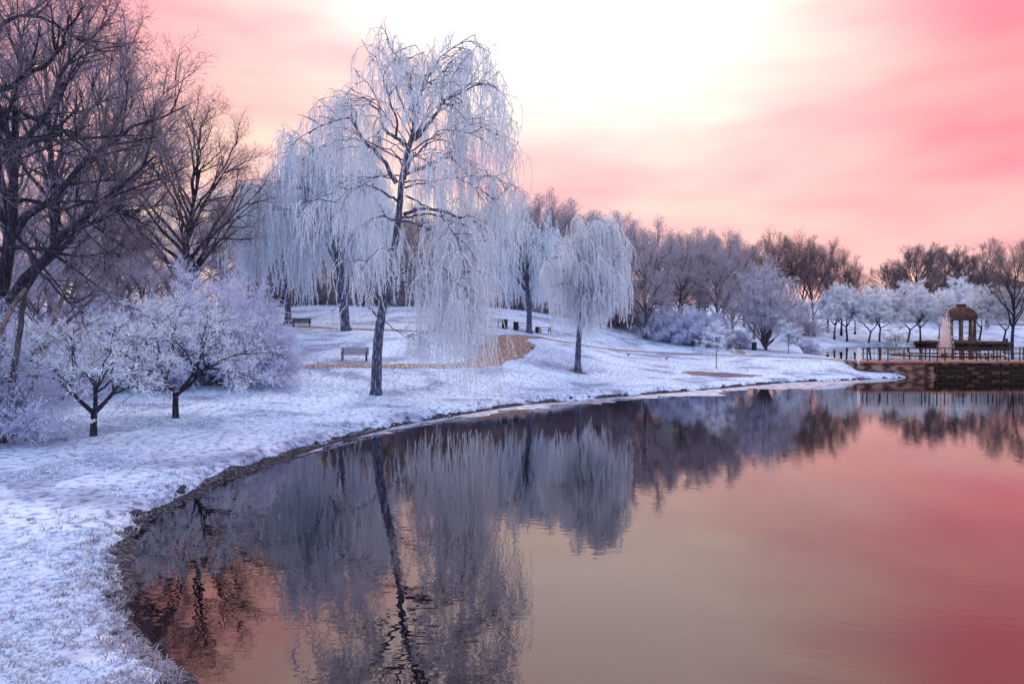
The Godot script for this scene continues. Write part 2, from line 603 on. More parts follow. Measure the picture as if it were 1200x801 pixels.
func along(p: PackedVector3Array, f: float) -> Vector3:
	var q := clampf(f, 0, 1) * (p.size() - 1)
	var j := mini(int(q), p.size() - 2)
	return p[j].lerp(p[j + 1], q - j)

func heading(p: PackedVector3Array, f: float) -> Vector3:
	var j := mini(int(clampf(f, 0, 1) * (p.size() - 1)), p.size() - 2)
	return (p[j + 1] - p[j]).normalized()

func smooth(pts: Array, step := 0.5) -> PackedVector3Array:
	var c := Curve3D.new()
	for p in pts:
		c.add_point(p)
	for j in range(1, pts.size() - 1):
		var g: Vector3 = (pts[j + 1] - pts[j - 1]) / 6.0
		c.set_point_in(j, -g); c.set_point_out(j, g)
	c.bake_interval = step
	return c.get_baked_points()

func anyway() -> Vector3:
	return Vector3(rng.randf_range(-1, 1), rng.randf_range(-1, 1), rng.randf_range(-1, 1)).normalized()

func twig_spray(seed_: int, thick: float, sides_n: int, flat: float, material: Material) -> ArrayMesh:   # one unit long, along +y
	rng.seed = seed_
	var b := MB.new()
	var main := wander(Vector3.ZERO, Vector3.UP, 1.0, 5, 0.13, Vector3.ZERO)
	b.tube(main, taper(6, thick * 1.5, thick * 0.5), 3)
	for k in sides_n:
		var f := 0.08 + 0.88 * k / sides_n
		var a := k * 2.4 + rng.randf() * 0.8
		var o := Vector3(cos(a), 0, sin(a) * flat)
		var d := (heading(main, f) * rng.randf_range(0.5, 1.0) + o * 0.9).normalized()
		var s := wander(along(main, f), d, (0.62 - 0.34 * f) * rng.randf_range(0.7, 1.2), 3, 0.2, Vector3(0, 0.06, 0))
		b.tube(s, taper(4, thick, thick * 0.45), 3)
		for q in 3:
			var g := rng.randf_range(0.3, 0.95)
			var d2 := (heading(s, g) + anyway() * 0.8 * Vector3(1, 1, flat)).normalized()
			b.tube(wander(along(s, g), d2, rng.randf_range(0.12, 0.28), 2, 0.2, Vector3.ZERO), taper(3, thick * 0.75, thick * 0.4), 3)
	return b.mesh(material)

func frost_spray(seed_: int, count: int, fleck: float, material: Material) -> ArrayMesh:   # a twig thick with rime: stem, side twigs and many small crystals
	rng.seed = seed_
	var b := MB.new()
	var main := wander(Vector3.ZERO, Vector3.UP, 1.0, 4, 0.15, Vector3.ZERO)
	b.tube(main, taper(5, 0.014, 0.006), 3)
	var lines := [main]
	for k in 7:
		var f := 0.1 + 0.85 * k / 7.0
		var a := k * 2.4 + rng.randf()
		var s := wander(along(main, f), (heading(main, f) * 0.7 + Vector3(cos(a), 0, sin(a)) * 0.9), rng.randf_range(0.3, 0.55), 3, 0.2, Vector3.ZERO)
		b.tube(s, taper(4, 0.011, 0.005), 3)
		lines.append(s)
	for k in count:
		var l: PackedVector3Array = lines[rng.randi() % lines.size()]
		var p := along(l, rng.randf_range(0.15, 1.0)) + anyway() * 0.025
		var d := anyway()
		var w := d.cross(anyway()).normalized() * fleck * 0.38
		var e := d * fleck * rng.randf_range(0.6, 1.3)
		b.quad(p - w * 0.3, p + e * 0.5 - w, p + e, p + e * 0.5 + w)
	return b.mesh(material)

func strand(seed_: int, length: float, material: Material, wide := 1.0) -> ArrayMesh:   # hanging willow shoot with rime along it
	rng.seed = seed_
	var b := MB.new()
	var p := Vector3.ZERO
	var d := Vector3(0.8, 0.35, 0)
	var pts := PackedVector3Array([p])
	var k := 4 + int(length * 1.6)
	for j in k:
		d = (d + Vector3(0, -1.0, 0) + anyway() * 0.42).normalized()
		p += d * length / k
		pts.push_back(p)
	b.tube(pts, taper(pts.size(), 0.015 * wide, 0.007 * wide), 3)
	for j in int(length * 26 / wide):
		var f := pow(rng.randf(), 0.8)
		var q := along(pts, f)
		var a := rng.randf() * TAU
		var o := Vector3(cos(a), 0, sin(a))
		var e := (o * rng.randf_range(0.25, 0.7) + Vector3(0, -1, 0)).normalized() * rng.randf_range(0.07, 0.18) * wide
		var w := Vector3(-o.z, 0, o.x) * rng.randf_range(0.008, 0.016) * wide
		b.quad(q - w * 0.4, q + e * 0.5 - w, q + e, q + e * 0.5 + w)
	for j in int(length * 2.4):   # short side shoots
		var f := rng.randf_range(0.1, 0.8)
		var s := wander(along(pts, f), Vector3(rng.randf_range(-1, 1), -0.4, rng.randf_range(-1, 1)), rng.randf_range(0.3, 0.8), 3, 0.15, Vector3(0, -0.6, 0))
		b.tube(s, taper(4, 0.010, 0.006), 3)
	return b.mesh(material)

func crown(parent: Node3D, called: String, mesh: Mesh, at: Array) -> void:
	if at.is_empty():
		return
	var mm := MultiMesh.new()
	mm.transform_format = MultiMesh.TRANSFORM_3D
	mm.mesh = mesh
	mm.instance_count = at.size()
	for k in at.size():
		mm.set_instance_transform(k, at[k])
	var o := MultiMeshInstance3D.new()
	o.name = called
	o.multimesh = mm
	o.set_meta("kind", "stuff")
	parent.add_child(o, true)

func pointing(d: Vector3, scale: float) -> Basis:   # a basis whose y runs along d
	d = d.normalized()
	var x := d.cross(anyway()).normalized()
	return Basis(x, d, x.cross(d)).scaled(Vector3.ONE * scale)

var sprays := {}

# A leafless broadleaf tree. o: height, radius, trunk radius, clear (share of the height below the crown), limbs, wood, spray, size (of the twig sprays), lean, up
func bare_tree(called: String, at: Vector3, seed_: int, o: Dictionary, label: String, group := "") -> Node3D:
	rng.seed = seed_
	var root := thing(called, at, label, "tree", group)
	root.set_meta("stem", called)
	var H: float = o.height
	var R: float = o.radius
	var tr: float = o.trunk
	var clear: float = o.get("clear", 0.25)
	var wood := MB.new()
	var twigs := []
	var lean: Vector3 = o.get("lean", Vector3.ZERO)
	var trunk := wander(Vector3(0, -0.25, 0), Vector3.UP + lean, H * 0.72, 9, 0.06, Vector3(0, 0.03, 0))
	var rad := taper(10, tr, tr * 0.22)
	rad[0] = tr * 1.45
	wood.tube(trunk, rad, 8)
	var limbs := [trunk]
	var centre := Vector3(0, H * (clear + 1.0) / 2.0, 0) + lean * H * 0.35
	var half := H * (1.0 - clear) / 2.0
	var nl: int = o.limbs
	for j in nl:
		var f := (j + 0.5) / nl
		var a := j * 2.399963 + rng.randf() * 0.7
		var up: float = lerpf(o.get("low", -0.55), 0.97, f)
		var round_ := sqrt(1.0 - up * up)
		var goal := centre + Vector3(cos(a) * R * round_, up * half, sin(a) * R * round_) * rng.randf_range(0.78, 1.04)
		var s := clampf(lerpf(clear * 0.9, 0.95, f * 0.85) + rng.randf_range(-0.05, 0.05), 0.1, 0.98)
		var from := along(trunk, s)
		var ctrl := from.lerp(goal, 0.45) + Vector3(0, half * rng.randf_range(-0.02, 0.22), 0) + anyway() * R * 0.08
		var p := PackedVector3Array()
		for k in 9:
			var q := k / 8.0
			p.push_back(from * (1 - q) * (1 - q) + ctrl * 2 * q * (1 - q) + goal * q * q + anyway() * R * 0.022 * (1.0 if k > 0 else 0.0))
		var r0 := tr * lerpf(0.55, 0.26, f)
		wood.tube(p, taper(9, r0, r0 * 0.16), 6)
		limbs.append(p)
	for x in o.get("extra", []):
		var p2 := smooth(x.p, 0.45)
		for k in range(1, p2.size()):
			p2[k] += anyway() * 0.05
		wood.tube(p2, taper(p2.size(), x.r, x.r * 0.2), 7)
		limbs.append(p2)
	var size: float = o.get("size", 1.2)
	for li in limbs.size():
		var l: PackedVector3Array = limbs[li]
		var long := 0.0
		for k in l.size() - 1:
			long += l[k].distance_to(l[k + 1])
		var ns: int = o.get("second", 7) if li > 0 else 4
		for k in ns:
			var f := lerpf(0.3 if li > 0 else 0.75, 0.97, (k + rng.randf()) / ns)
			var d := heading(l, f) + (anyway() + (along(l, f) - centre).normalized() * 0.5) * 0.9 + Vector3(0, o.get("up", 0.25), 0)
			var sl := clampf(long * 0.34 * (1.25 - f * 0.6), size, R) * rng.randf_range(0.7, 1.15)
			var s := wander(along(l, f), d, sl, 5, 0.14, Vector3(0, o.get("rise", 0.05), 0))
			var r1: float = tr * 0.13 * (1.2 - f * 0.5) * o.get("stout", 1.0)
			wood.tube(s, taper(6, r1, r1 * 0.3), 4)
			for q in 5:
				var g := lerpf(0.25, 1.0, (q + rng.randf() * 0.8) / 5.0)
				var d2 := heading(s, g) + anyway() * 0.85 + Vector3(0, o.get("up", 0.25) * 0.7, 0)
				var t := wander(along(s, g), d2, sl * rng.randf_range(0.28, 0.5), 3, 0.18, Vector3(0, o.get("rise", 0.05), 0))
				wood.tube(t, taper(4, r1 * 0.45, r1 * 0.2), 3)
				for e in ([0.45, 1.0] if rng.randf() < o.get("full", 0.5) else [1.0]):
					twigs.append(Transform3D(pointing(heading(t, e) + anyway() * 0.35 + Vector3(0, o.get("up", 0.25) * 0.4, 0), size * rng.randf_range(0.75, 1.25)), along(t, e)))
			twigs.append(Transform3D(pointing(heading(s, 1.0), size * rng.randf_range(0.8, 1.3)), along(s, 1.0)))
		twigs.append(Transform3D(pointing(heading(l, 1.0), size * 1.2), along(l, 1.0)))
	part(root, "trunk", wood.mesh(o.wood))
	crown(root, "crown", o.spray, twigs)
	return root

# A weeping willow. limbs: arrays of Vector3 (in the tree's own axes), each with start radius, shoot length and density
func willow(called: String, at: Vector3, seed_: int, trunk_pts: Array, tr: float, limbs: Array, o: Dictionary, label: String, group := "") -> Node3D:
	rng.seed = seed_
	var root := thing(called, at, label, "tree", group)
	root.set_meta("stem", called)
	var wood := MB.new()
	var trunk := smooth(trunk_pts, 0.6)
	var rad := taper(trunk.size(), tr, tr * o.get("top", 0.3))
	rad[0] = tr * 1.7
	rad[1] = tr * 1.22
	wood.tube(trunk, rad, 10)
	var hang := {}
	var lens: Array = o.lens
	for k in lens.size():
		hang[k] = []
	var floor_y: float = o.get("floor", 1.0)
	for entry in limbs:
		var l := smooth(entry.p, 0.5)
		for k in l.size():
			if k > 1:
				l[k] += anyway() * 0.07
		var r0: float = entry.r
		wood.tube(l, taper(l.size(), r0 * o.get("slim", 1.0), maxf(r0 * 0.16, 0.016)), 6)
		var long := 0.0
		for k in l.size() - 1:
			long += l[k].distance_to(l[k + 1])
		var ns := int(ceil(long * entry.get("dense", 1.0) * 1.1))
		for k in ns:
			var f := lerpf(entry.get("from", 0.25), 1.0, (k + rng.randf()) / ns)
			var q := along(l, f)
			var out := Vector3(q.x, 0, q.z).normalized()
			var d := heading(l, f) * 0.6 + anyway() * 0.9 + out * 0.75 + Vector3(0, 0.4, 0)
			var sl := minf(rng.randf_range(1.1, 2.6) * o.get("reach", 1.0), maxf(0.6, (o.get("cap", 99.0) - q.y) * 1.25))
			var s := wander(q, d, sl, 6, 0.13, Vector3(0, -0.10, 0))
			var r1 := clampf(r0 * 0.3, 0.018, 0.05)
			wood.tube(s, taper(7, r1, 0.012), 4)
			var ts := [s]
			for w in 3:
				var g := rng.randf_range(0.3, 1.0)
				var t := wander(along(s, g), heading(s, g) + anyway() * 1.0 + Vector3(0, 0.2, 0), rng.randf_range(0.5, 1.3) * o.get("reach", 1.0), 4, 0.16, Vector3(0, -0.18, 0))
				wood.tube(t, taper(5, 0.018, 0.009), 3)
				ts.append(t)
			for t in ts:
				for w in (int(o.get("thick", 5)) if entry.get("thick", false) else int(o.get("thin", 4))):
					var p := along(t, rng.randf_range(0.35, 1.0))
					var want: float = entry.hang * rng.randf_range(0.35, 1.0)
					want = minf(want, p.y - floor_y * rng.randf_range(0.6, 1.6))
					if want < 0.5:
						continue
					var best := 0
					for m in lens.size():
						if absf(lens[m] - want) < absf(lens[best] - want):
							best = m
					var sc: float = clampf(want / lens[best], 0.6, 1.35)
					hang[best].append(Transform3D(Basis(Vector3.UP, rng.randf() * TAU).scaled(Vector3(1, sc, 1)), p))
	part(root, "trunk", wood.mesh(o.wood))
	var total := 0
	for k in lens.size():
		crown(root, "crown", o.shoots[k], hang[k])
		total += hang[k].size()
	print(called, " shoots ", total)
	return root

func auto_limbs(seed_: int, H: float, R: float, from_y: float, count: int, hang: float, r0: float, lean: Vector3, dense := 1.0) -> Array:
	rng.seed = seed_
	var out := []
	for j in count:
		var f := (j + 0.5) / count
		var a := j * 2.399963 + rng.randf() * 0.5
		var y0 := lerpf(from_y, H * 0.8, f)
		var reach := R * sqrt(maxf(0.05, 1.0 - f * f * 0.85)) * rng.randf_range(0.45, 1.12)
		var o := Vector3(cos(a), 0, sin(a))
		var start := Vector3(0, y0, 0) + lean * y0
		var top := lerpf(from_y + (H - from_y) * 0.38, H, pow(f, 0.7))
		var end := start + o * reach
		end.y = top * rng.randf_range(0.88, 1.04) - reach * 0.16
		var mid := start.lerp(end, 0.5)
		mid.y = lerpf(y0, top, 0.75)
		out.append({"p": [start, mid, end], "r": r0 * lerpf(1.0, 0.5, f), "hang": hang * rng.randf_range(0.45, 1.1), "dense": dense, "from": 0.3})
	return out

# A low ornamental tree or shrub thick with rime.
func rime_tree(called: String, at: Vector3, seed_: int, o: Dictionary, label: String, category: String, group := "") -> Node3D:
	rng.seed = seed_
	var root := thing(called, at, label, category, group)
	root.set_meta("stem", called)
	var H: float = o.height
	var R: float = o.radius
	var wood := MB.new()
	var tufts := []
	var inner := []
	var fork: float = o.get("fork", 0.8)
	var tr: float = o.trunk
	var base := PackedVector3Array([Vector3(0, -0.2, 0), Vector3(0, fork, 0)])
	if fork > 0.15:
		base = wander(Vector3(0, -0.2, 0), Vector3.UP + o.get("lean", Vector3.ZERO), fork + 0.2, 4, 0.05, Vector3.ZERO)
		var rb := taper(5, tr, tr * 0.75)
		rb[0] = tr * 1.5
		wood.tube(base, rb, 8)
	var top := base[base.size() - 1]
	var limbs := []
	var nl: int = o.limbs
	var primes := []
	var turn0 := rng.randf() * TAU
	for j in o.get("primes", 0):
		var a: float = turn0 + TAU * j / float(o.primes) + rng.randf_range(-0.35, 0.35)
		var rise := rng.randf_range(0.55, 1.1)
		var p := wander(top, Vector3(cos(a), rise, sin(a)), (H - fork) * rng.randf_range(0.42, 0.6), 6, 0.13, Vector3(0, 0.03, 0))
		wood.tube(p, taper(7, tr * rng.randf_range(0.55, 0.75), tr * 0.3), 7)
		primes.append([p, a])
	for j in nl:
		var f := (j + 0.5) / nl
		var a := j * 2.399963 + rng.randf() * 0.6
		var up := lerpf(o.get("low", 0.15), 1.0, f)
		var reach := R * sqrt(maxf(0.03, 1.0 - up * up)) * rng.randf_range(0.8, 1.05)
		var goal := Vector3(top.x + cos(a) * reach, fork + (H - fork) * up * rng.randf_range(0.9, 1.02), top.z + sin(a) * reach)
		var from := top if fork > 0.15 else Vector3(cos(a), 0, sin(a)) * R * 0.12 * rng.randf()
		if not primes.is_empty():
			var near: Array = primes[0]
			for q in primes:
				if absf(angle_difference(q[1], a)) < absf(angle_difference(near[1], a)):
					near = q
			from = along(near[0], rng.randf_range(0.45, 1.0))
		if o.get("stagger", 0.0) > 0.0:
			from = top + Vector3(0, (H - fork) * o.stagger * f, 0)
		var mid := from.lerp(goal, 0.45) + Vector3(0, (H - fork) * rng.randf_range(0.0, 0.16), 0) + anyway() * R * 0.07
		var p := smooth([from, mid, goal], R * 0.2)
		for k in range(1, p.size()):
			p[k] += anyway() * R * 0.02
		wood.tube(p, taper(p.size(), tr * lerpf(0.62, 0.4, f) * (1.0 if primes.is_empty() else 0.6), tr * 0.09), 6)
		limbs.append(p)
	if o.get("stagger", 0.0) > 0.0:
		wood.tube(wander(top, Vector3.UP, (H - fork) * 0.8, 6, 0.06, Vector3.ZERO), taper(7, tr * 0.7, tr * 0.12), 6)
	var size: float = o.get("size", 0.7)
	var flat: float = o.get("flat", 0.35)
	for l in limbs:
		var ns: int = o.get("second", 8)
		for k in ns:
			var f := lerpf(o.get("from", 0.3), 1.0, (k + rng.randf()) / ns)
			var d := heading(l, f) * 0.7 + anyway() * Vector3(1, flat, 1) * 1.1
			var s := wander(along(l, f), d, R * rng.randf_range(0.22, 0.42), 4, 0.15, Vector3(0, o.get("pull", 0.0), 0))
			wood.tube(s, taper(5, tr * 0.10, tr * 0.04), 4)
			for q in o.get("third", 5):
				var g := rng.randf_range(0.25, 1.0)
				var d2 := heading(s, g) * 0.6 + anyway() * Vector3(1, flat, 1) + Vector3(0, o.get("pull", 0.0) * 2, 0)
				tufts.append(Transform3D(pointing(d2, size * rng.randf_range(0.7, 1.3)), along(s, g)))
			inner.append(Transform3D(pointing(heading(s, 0.5) + anyway() * 0.6, size * rng.randf_range(0.9, 1.5)), along(s, rng.randf())))
	part(root, "trunk" if category == "tree" else "stem", wood.mesh(o.wood))
	crown(root, "crown" if category == "tree" else "foliage", o.spray, tufts)
	crown(root, "crown" if category == "tree" else "foliage", o.twig, inner)
	return root

func at(u: float, d: float) -> Vector3:   # a spot on the ground: bearing as run per 857, distance ahead
	var x := (u - 600.0) / 857.0 * d
	return Vector3(x, ground(x, -d), -d)

# ------------------------------------------------------------------ scene
func sky_color(az: float, el: float) -> Color:
	var q := Vector3(sin(az) * cos(el), sin(el), -cos(az) * cos(el))
	var n1 := noise.get_noise_3d(q.x * 130, q.y * 330, q.z * 130)
	var n2 := noise.get_noise_3d(q.x * 60 + 40, q.y * 170, q.z * 60)
	var a := rad_to_deg(az)
	var e := rad_to_deg(el)
	var g := sqrt(pow((a - 4.0) / 21.0, 2) + pow((e - 28.0) / 16.0, 2)) + n2 * 0.35 + n1 * 0.12
	var pink := Vector3(1.0, 0.47, 0.47)
	var red := Vector3(0.98, 0.27, 0.33)
	var peach := Vector3(1.0, 0.63, 0.56)
	var lilac := Vector3(0.90, 0.92, 1.16)
	var far := q.angle_to(Vector3(sin(deg_to_rad(4.0)) * cos(deg_to_rad(28.0)), sin(deg_to_rad(28.0)), -cos(deg_to_rad(4.0)) * cos(deg_to_rad(28.0))))
	var c := pink.lerp(red, smoothstep(17.0, 40.0, a + n2 * 18.0 + n1 * 10.0) * (1.0 - smoothstep(55.0, 95.0, a)))
	c = c.lerp(peach, (1.0 - smoothstep(3.0, 12.0, e + n1 * 8.0)) * 0.75 * (1.0 - smoothstep(30.0, 60.0, absf(a - 5.0))))
	c = c.lerp(Vector3(1.0, 0.80, 0.66), 0.8 * smoothstep(8.0, -6.0, a) * smoothstep(-42.0, -24.0, a) * (1.0 - smoothstep(9.0, 20.0, e)))
	c = c.lerp(lilac, smoothstep(0.6, 1.15, far))
	c = c.lerp(Vector3(1.0, 0.73, 0.66), 1.0 - smoothstep(1.0, 1.62, g))
	c = c.lerp(Vector3(1.06, 0.89, 0.80), 1.0 - smoothstep(0.85, 1.12, g))
	c = c.lerp(Vector3(1.10, 1.0, 0.95), 1.0 - smoothstep(0.6, 0.98, g))
	# torn bands of cloud, rosier and a little greyer than the gaps between them
	var n3 := noise.get_noise_3d(q.x * 95 + 7, q.y * 620, q.z * 95) + 0.5 * noise.get_noise_3d(q.x * 330, q.y * 1300 + 50, q.z * 330)
	var band := smoothstep(-0.05, 0.42, n3) * smoothstep(0.55, 1.15, g)
	c = c.lerp(Vector3(0.96, 0.42, 0.44).lerp(lilac, smoothstep(0.6, 1.15, far)), 0.46 * band)
	var n4 := noise.get_noise_3d(q.x * 420 + 90, q.y * 2300, q.z * 420)
	c *= 1.0 + (0.10 * n1 + 0.09 * n4) * smoothstep(0.5, 1.0, g)
	c.y *= 1.0 + 0.14 * n4 * smoothstep(0.6, 1.2, g)
	return Color(c.x, c.y, c.z)

func make_sky() -> void:
	var w := 1024
	var h := 512
	var im := Image.create(w, h, false, Image.FORMAT_RGBF)
	for y in h:
		var el := (0.5 - (y + 0.5) / h) * PI
		if el < -0.02:
			im.fill_rect(Rect2i(0, y, w, h - y), Color(0.5, 0.45, 0.5))
			break
		for x in w:
			im.set_pixel(x, y, sky_color(wrapf((x + 0.5) / w, -0.5, 0.5) * TAU, maxf(el, 0.0)))
	var pm := PanoramaSkyMaterial.new()
	pm.panorama = ImageTexture.create_from_image(im)
	var s := Sky.new()
	s.sky_material = pm
	var e := Environment.new()
	e.background_mode = Environment.BG_SKY
	e.sky = s
	e.tonemap_mode = Environment.TONE_MAPPER_LINEAR
	e.tonemap_exposure = 1.2
	e.sdfgi_enabled = true
	e.ssao_enabled = true
	e.ssil_enabled = true
	var we := WorldEnvironment.new()
	we.name = "world_environment"
	we.environment = e
	add_child(we)

func _ready() -> void:
	noise.seed = 11
	noise.frequency = 0.01
	noise.fractal_octaves = 4
	# camera, sky, sun
	var cam := Camera3D.new()
	cam.name = "camera"
	cam.fov = rad_to_deg(2.0 * atan(400.5 / 857.0))
	cam.position = Vector3(0, EYE, 0)
	cam.rotation.x = -atan(15.5 / 857.0)
	cam.near = 0.1
	cam.far = 1500
	cam.current = true
	add_child(cam)
	make_sky()
	var sun := DirectionalLight3D.new()
	sun.name = "sun"
	sun.light_energy = 0.45
	sun.light_color = Color(1.0, 0.94, 0.88)
	sun.light_angular_distance = 14
	sun.shadow_enabled = true
	sun.rotation = Vector3(deg_to_rad(-38.0), deg_to_rad(180.0 - 6.0), 0)
	add_child(sun)
	materials()
	survey()
	make_ground()
	make_water()
	make_bank()
	make_rubble()
	make_paths()
	print("land ", Time.get_ticks_msec())
	make_bridge()
	make_gazebo()
	make_fountain()
	make_house()
	print("built ", Time.get_ticks_msec())
	make_sprays()
	make_willows()
	print("willows ", Time.get_ticks_msec())
	make_woods()
	print("woods ", Time.get_ticks_msec())
	make_rime()
	make_furniture()
	make_geese()
	make_turf()
	print("all ", Time.get_ticks_msec())

func survey() -> void:
	var pts := []
	for s in [[108, 512, 27], [205, 488, 31.6], [0, 560, 20], [0, 470, 38], [0, 430, 55], [150, 432, 50], [300, 430, 50], [440, 465, 45], [400, 430, 52], [560, 421, 58], [630, 402, 68], [588, 383, 79], [450, 388, 74], [355, 384, 80], [404, 387, 75], [378, 372, 87], [340, 358, 100], [450, 360, 100], [560, 361, 98], [625, 366, 95], [677, 440, 62], [752, 398, 95], [800, 404, 95], [840, 432, 71], [835, 416, 86], [884, 409, 95], [700, 408, 84], [1000, 421, 74], [930, 412, 95], [0, 400, 80], [-250, 400, 90], [200, 380, 85], [400, 364, 160], [700, 372, 160], [620, 364, 125], [978, 397, 165], [1120, 396, 166], [1200, 396, 166], [1350, 395, 170], [1000, 372, 215], [1200, 372, 215], [900, 372, 190], [1400, 375, 220], [600, 362, 300], [1000, 355, 320], [100, 360, 300], [1400, 350, 320]]:
		pts.append(Vector3((s[0] - 600.0) / 857.0 * s[2], EYE - (s[1] - 385.0) / 857.0 * s[2], -s[2]))
	solve_hills(pts)

func strip(pts: Array) -> PackedVector3Array:   # [bearing, distance, half width]
	var out := PackedVector3Array()
	for p in pts:
		out.push_back(Vector3((p[0] - 600.0) / 857.0 * p[1], p[2], -p[1]))
	return out

func make_paths() -> void:
	ribbon("path", strip([[120, 50, 0.5], [300, 50.5, 0.55], [400, 52.5, 0.6], [480, 54, 0.65], [545, 56, 0.9], [575, 60, 1.5], [590, 66, 2.3], [600, 71, 1.6], [625, 75, 0.7], [660, 78, 0.45], [700, 82, 0.4], [760, 85, 0.4], [835, 86, 0.6], [900, 83.5, 0.8], [950, 79, 0.9], [1000, 74.5, 1.1], [1012, 72.6, 1.2]]), M.path, 0.03)
	ribbon("path", strip([[592, 70, 1.2], [560, 71.5, 0.6], [500, 72.5, 0.5], [450, 74.5, 0.5], [400, 77, 0.5], [362, 80, 0.6], [330, 82, 0.6], [290, 83, 0.6]]), M.path, 0.034)
	ribbon("bare_earth", strip([[866, 87.5, 0.7], [862, 92, 0.9], [853, 97, 0.9]]), M.path, 0.036)
	ribbon("bare_earth", strip([[940, 205, 2.0], [980, 200, 2.5], [1040, 200, 2.5], [1080, 204, 1.6]]), M.litter, 0.05)
	ribbon("bare_earth", strip([[1160, 196, 1.5], [1200, 196, 2.0], [1260, 200, 1.6]]), M.litter, 0.05)
	# bare soil under trees
	for s in [[845, 66.5, 3.3, 1.9, 1], [677, 61.7, 0.8, 0.7, 2], [880, 95.0, 3.0, 1.0, 4]]:
		var b := MB.new()
		var x0: float = (s[0] - 600.0) / 857.0 * s[1]
		var k := 28
		for r in 5:
			for a in k:
				var g := TAU * a / k
				var q: float = r / 4.0 * (1.0 + 0.45 * noise.get_noise_2d(cos(g) * 120 + s[4] * 500, sin(g) * 120))
				var p := Vector2(x0 + cos(g) * s[2] * q, -s[1] + sin(g) * s[3] * q)
				b.v.push_back(Vector3(p.x, ground(p.x, p.y) + 0.045 - 0.03 * r / 4.0, p.y)); b.n.push_back(Vector3.UP); b.t.push_back(p)
				if r > 0:
					var c := r * k + a
					var c2 := r * k + (a + 1) % k
					b.i.append_array([c, c - k, c2, c2, c - k, c2 - k])
		structure("bare_soil", b.outward().mesh(M.litter))

# ------------------------------------------------------------------ bridge, gazebo, fountain, house
func make_bridge() -> void:
	var root := thing("footbridge", Vector3(34, 0, -71), "low stone footbridge with pinkish deck between the two ponds", "bridge")
	var b := MB.new()
	b.box(Vector3(40.6, 1.46, -1.35), Vector3(82, 0.2, 3.3))
	part(root, "deck", b.mesh(M.deck))
	b = MB.new()
	b.box(Vector3(3.35, 0.45, -1.3), Vector3(7.4, 1.8, 2.6))
	b.box(Vector3(3.6, 0.16, 0.12), Vector3(6.9, 0.34, 0.35))
	part(root, "concrete_wall", b.mesh(M.concrete))
	# dark masonry: blocks with recessed joints
	b = MB.new()
	b.box(Vector3(39, 0.40, -1.25), Vector3(63.8, 1.85, 2.4))
	part(root, "wall_core", b.mesh(M.stone_dark))
	rng.seed = 5
	var shapes := []
	for k in 6:
		b = MB.new()
		b.box(Vector3.ZERO, Vector3(0.9 + 0.05 * (k % 3) - 0.03, 0.40, 0.3))
		shapes.append(b.mesh(M.stone_dark if k % 3 else M.stone_brown))
	for r in 4:
		for k in 24:
			var s := part(root, "stone", shapes[0 if rng.randf() < 0.12 else 1 + rng.randi() % 2 if rng.randf() < 0.85 else 3])
			s.position = Vector3(7.55 + k * 0.98 + (0.45 if r % 2 else 0.0), -0.12 + r * 0.425, 0.02 + rng.randf_range(-0.02, 0.03))
	# railings
	for row in [["near", -0.12, [1008, 1017, 1031, 1041, 1081, 1090, 1099, 1108, 1130, 1145, 1159, 1169, 1183, 1196, 1215, 1240], 0.045], ["far", -2.8, [1012, 1032, 1060, 1085, 1118, 1140, 1165, 1173, 1200, 1230], 0.05]]:
		var rail := thing("railing", Vector3(34, 1.56, -71), "thin dark metal railing along the %s edge of the footbridge" % ("pond side" if row[0] == "near" else "fountain side"), "railing", "railings of the footbridge")
		var z: float = row[1]
		var dist := 71.0 - z
		var x0: float = (row[2][0] - 600.0) / 857.0 * dist - 34.0
		b = MB.new()
		b.box(Vector3(x0 + 22.0, 1.22, z), Vector3(44.0, 0.05, 0.05))
		part(rail, "top_rail", b.mesh(M.iron))
		b = MB.new()
		b.box(Vector3(x0 + 22.0, 0.70, z), Vector3(44.0, 0.035, 0.035))
		part(rail, "middle_rail", b.mesh(M.iron))
		b = MB.new()
		b.box(Vector3(x0 + 22.0, 0.14, z), Vector3(44.0, 0.04, 0.04))
		part(rail, "bottom_rail", b.mesh(M.iron))
		b = MB.new()
		b.box(Vector3(0, 0.62, 0), Vector3(0.09, 1.26, 0.09))
		var post := b.mesh(M.iron)
		for u in row[2]:
			var x: float = (u - 600.0) / 857.0 * dist - 34.0
			var o := part(rail, "post", post)
			o.position = Vector3(x, 0, z)
			if u == 1032:
				o.scale = Vector3(1.7, 1, 1.7)
		b = MB.new()
		b.box(Vector3(0, 0.68, 0), Vector3(0.022, 1.06, 0.022))
		var bar := b.mesh(M.iron)
		for k in 62:
			var o2 := part(rail, "baluster", bar)
			o2.position = Vector3(x0 + 0.35 + k * 0.36, 0, z)
	var g := thing("gate_post", Vector3((1007.0 - 600.0) / 857.0 * 70.9, 1.3, -70.9), "short white post at the start of the footbridge railing", "post")
	b = MB.new()
	b.box(Vector3(0, 0.7, 0), Vector3(0.22, 1.4, 0.22))
	part(g, "post_shaft", b.mesh(M.white_paint))
	b = MB.new()
	b.lathe(Vector3(0, 1.4, 0), [Vector2(0.16, 0), Vector2(0.16, 0.06), Vector2(0.0, 0.14)], 4)
	part(g, "post_cap", b.mesh(M.white_paint))

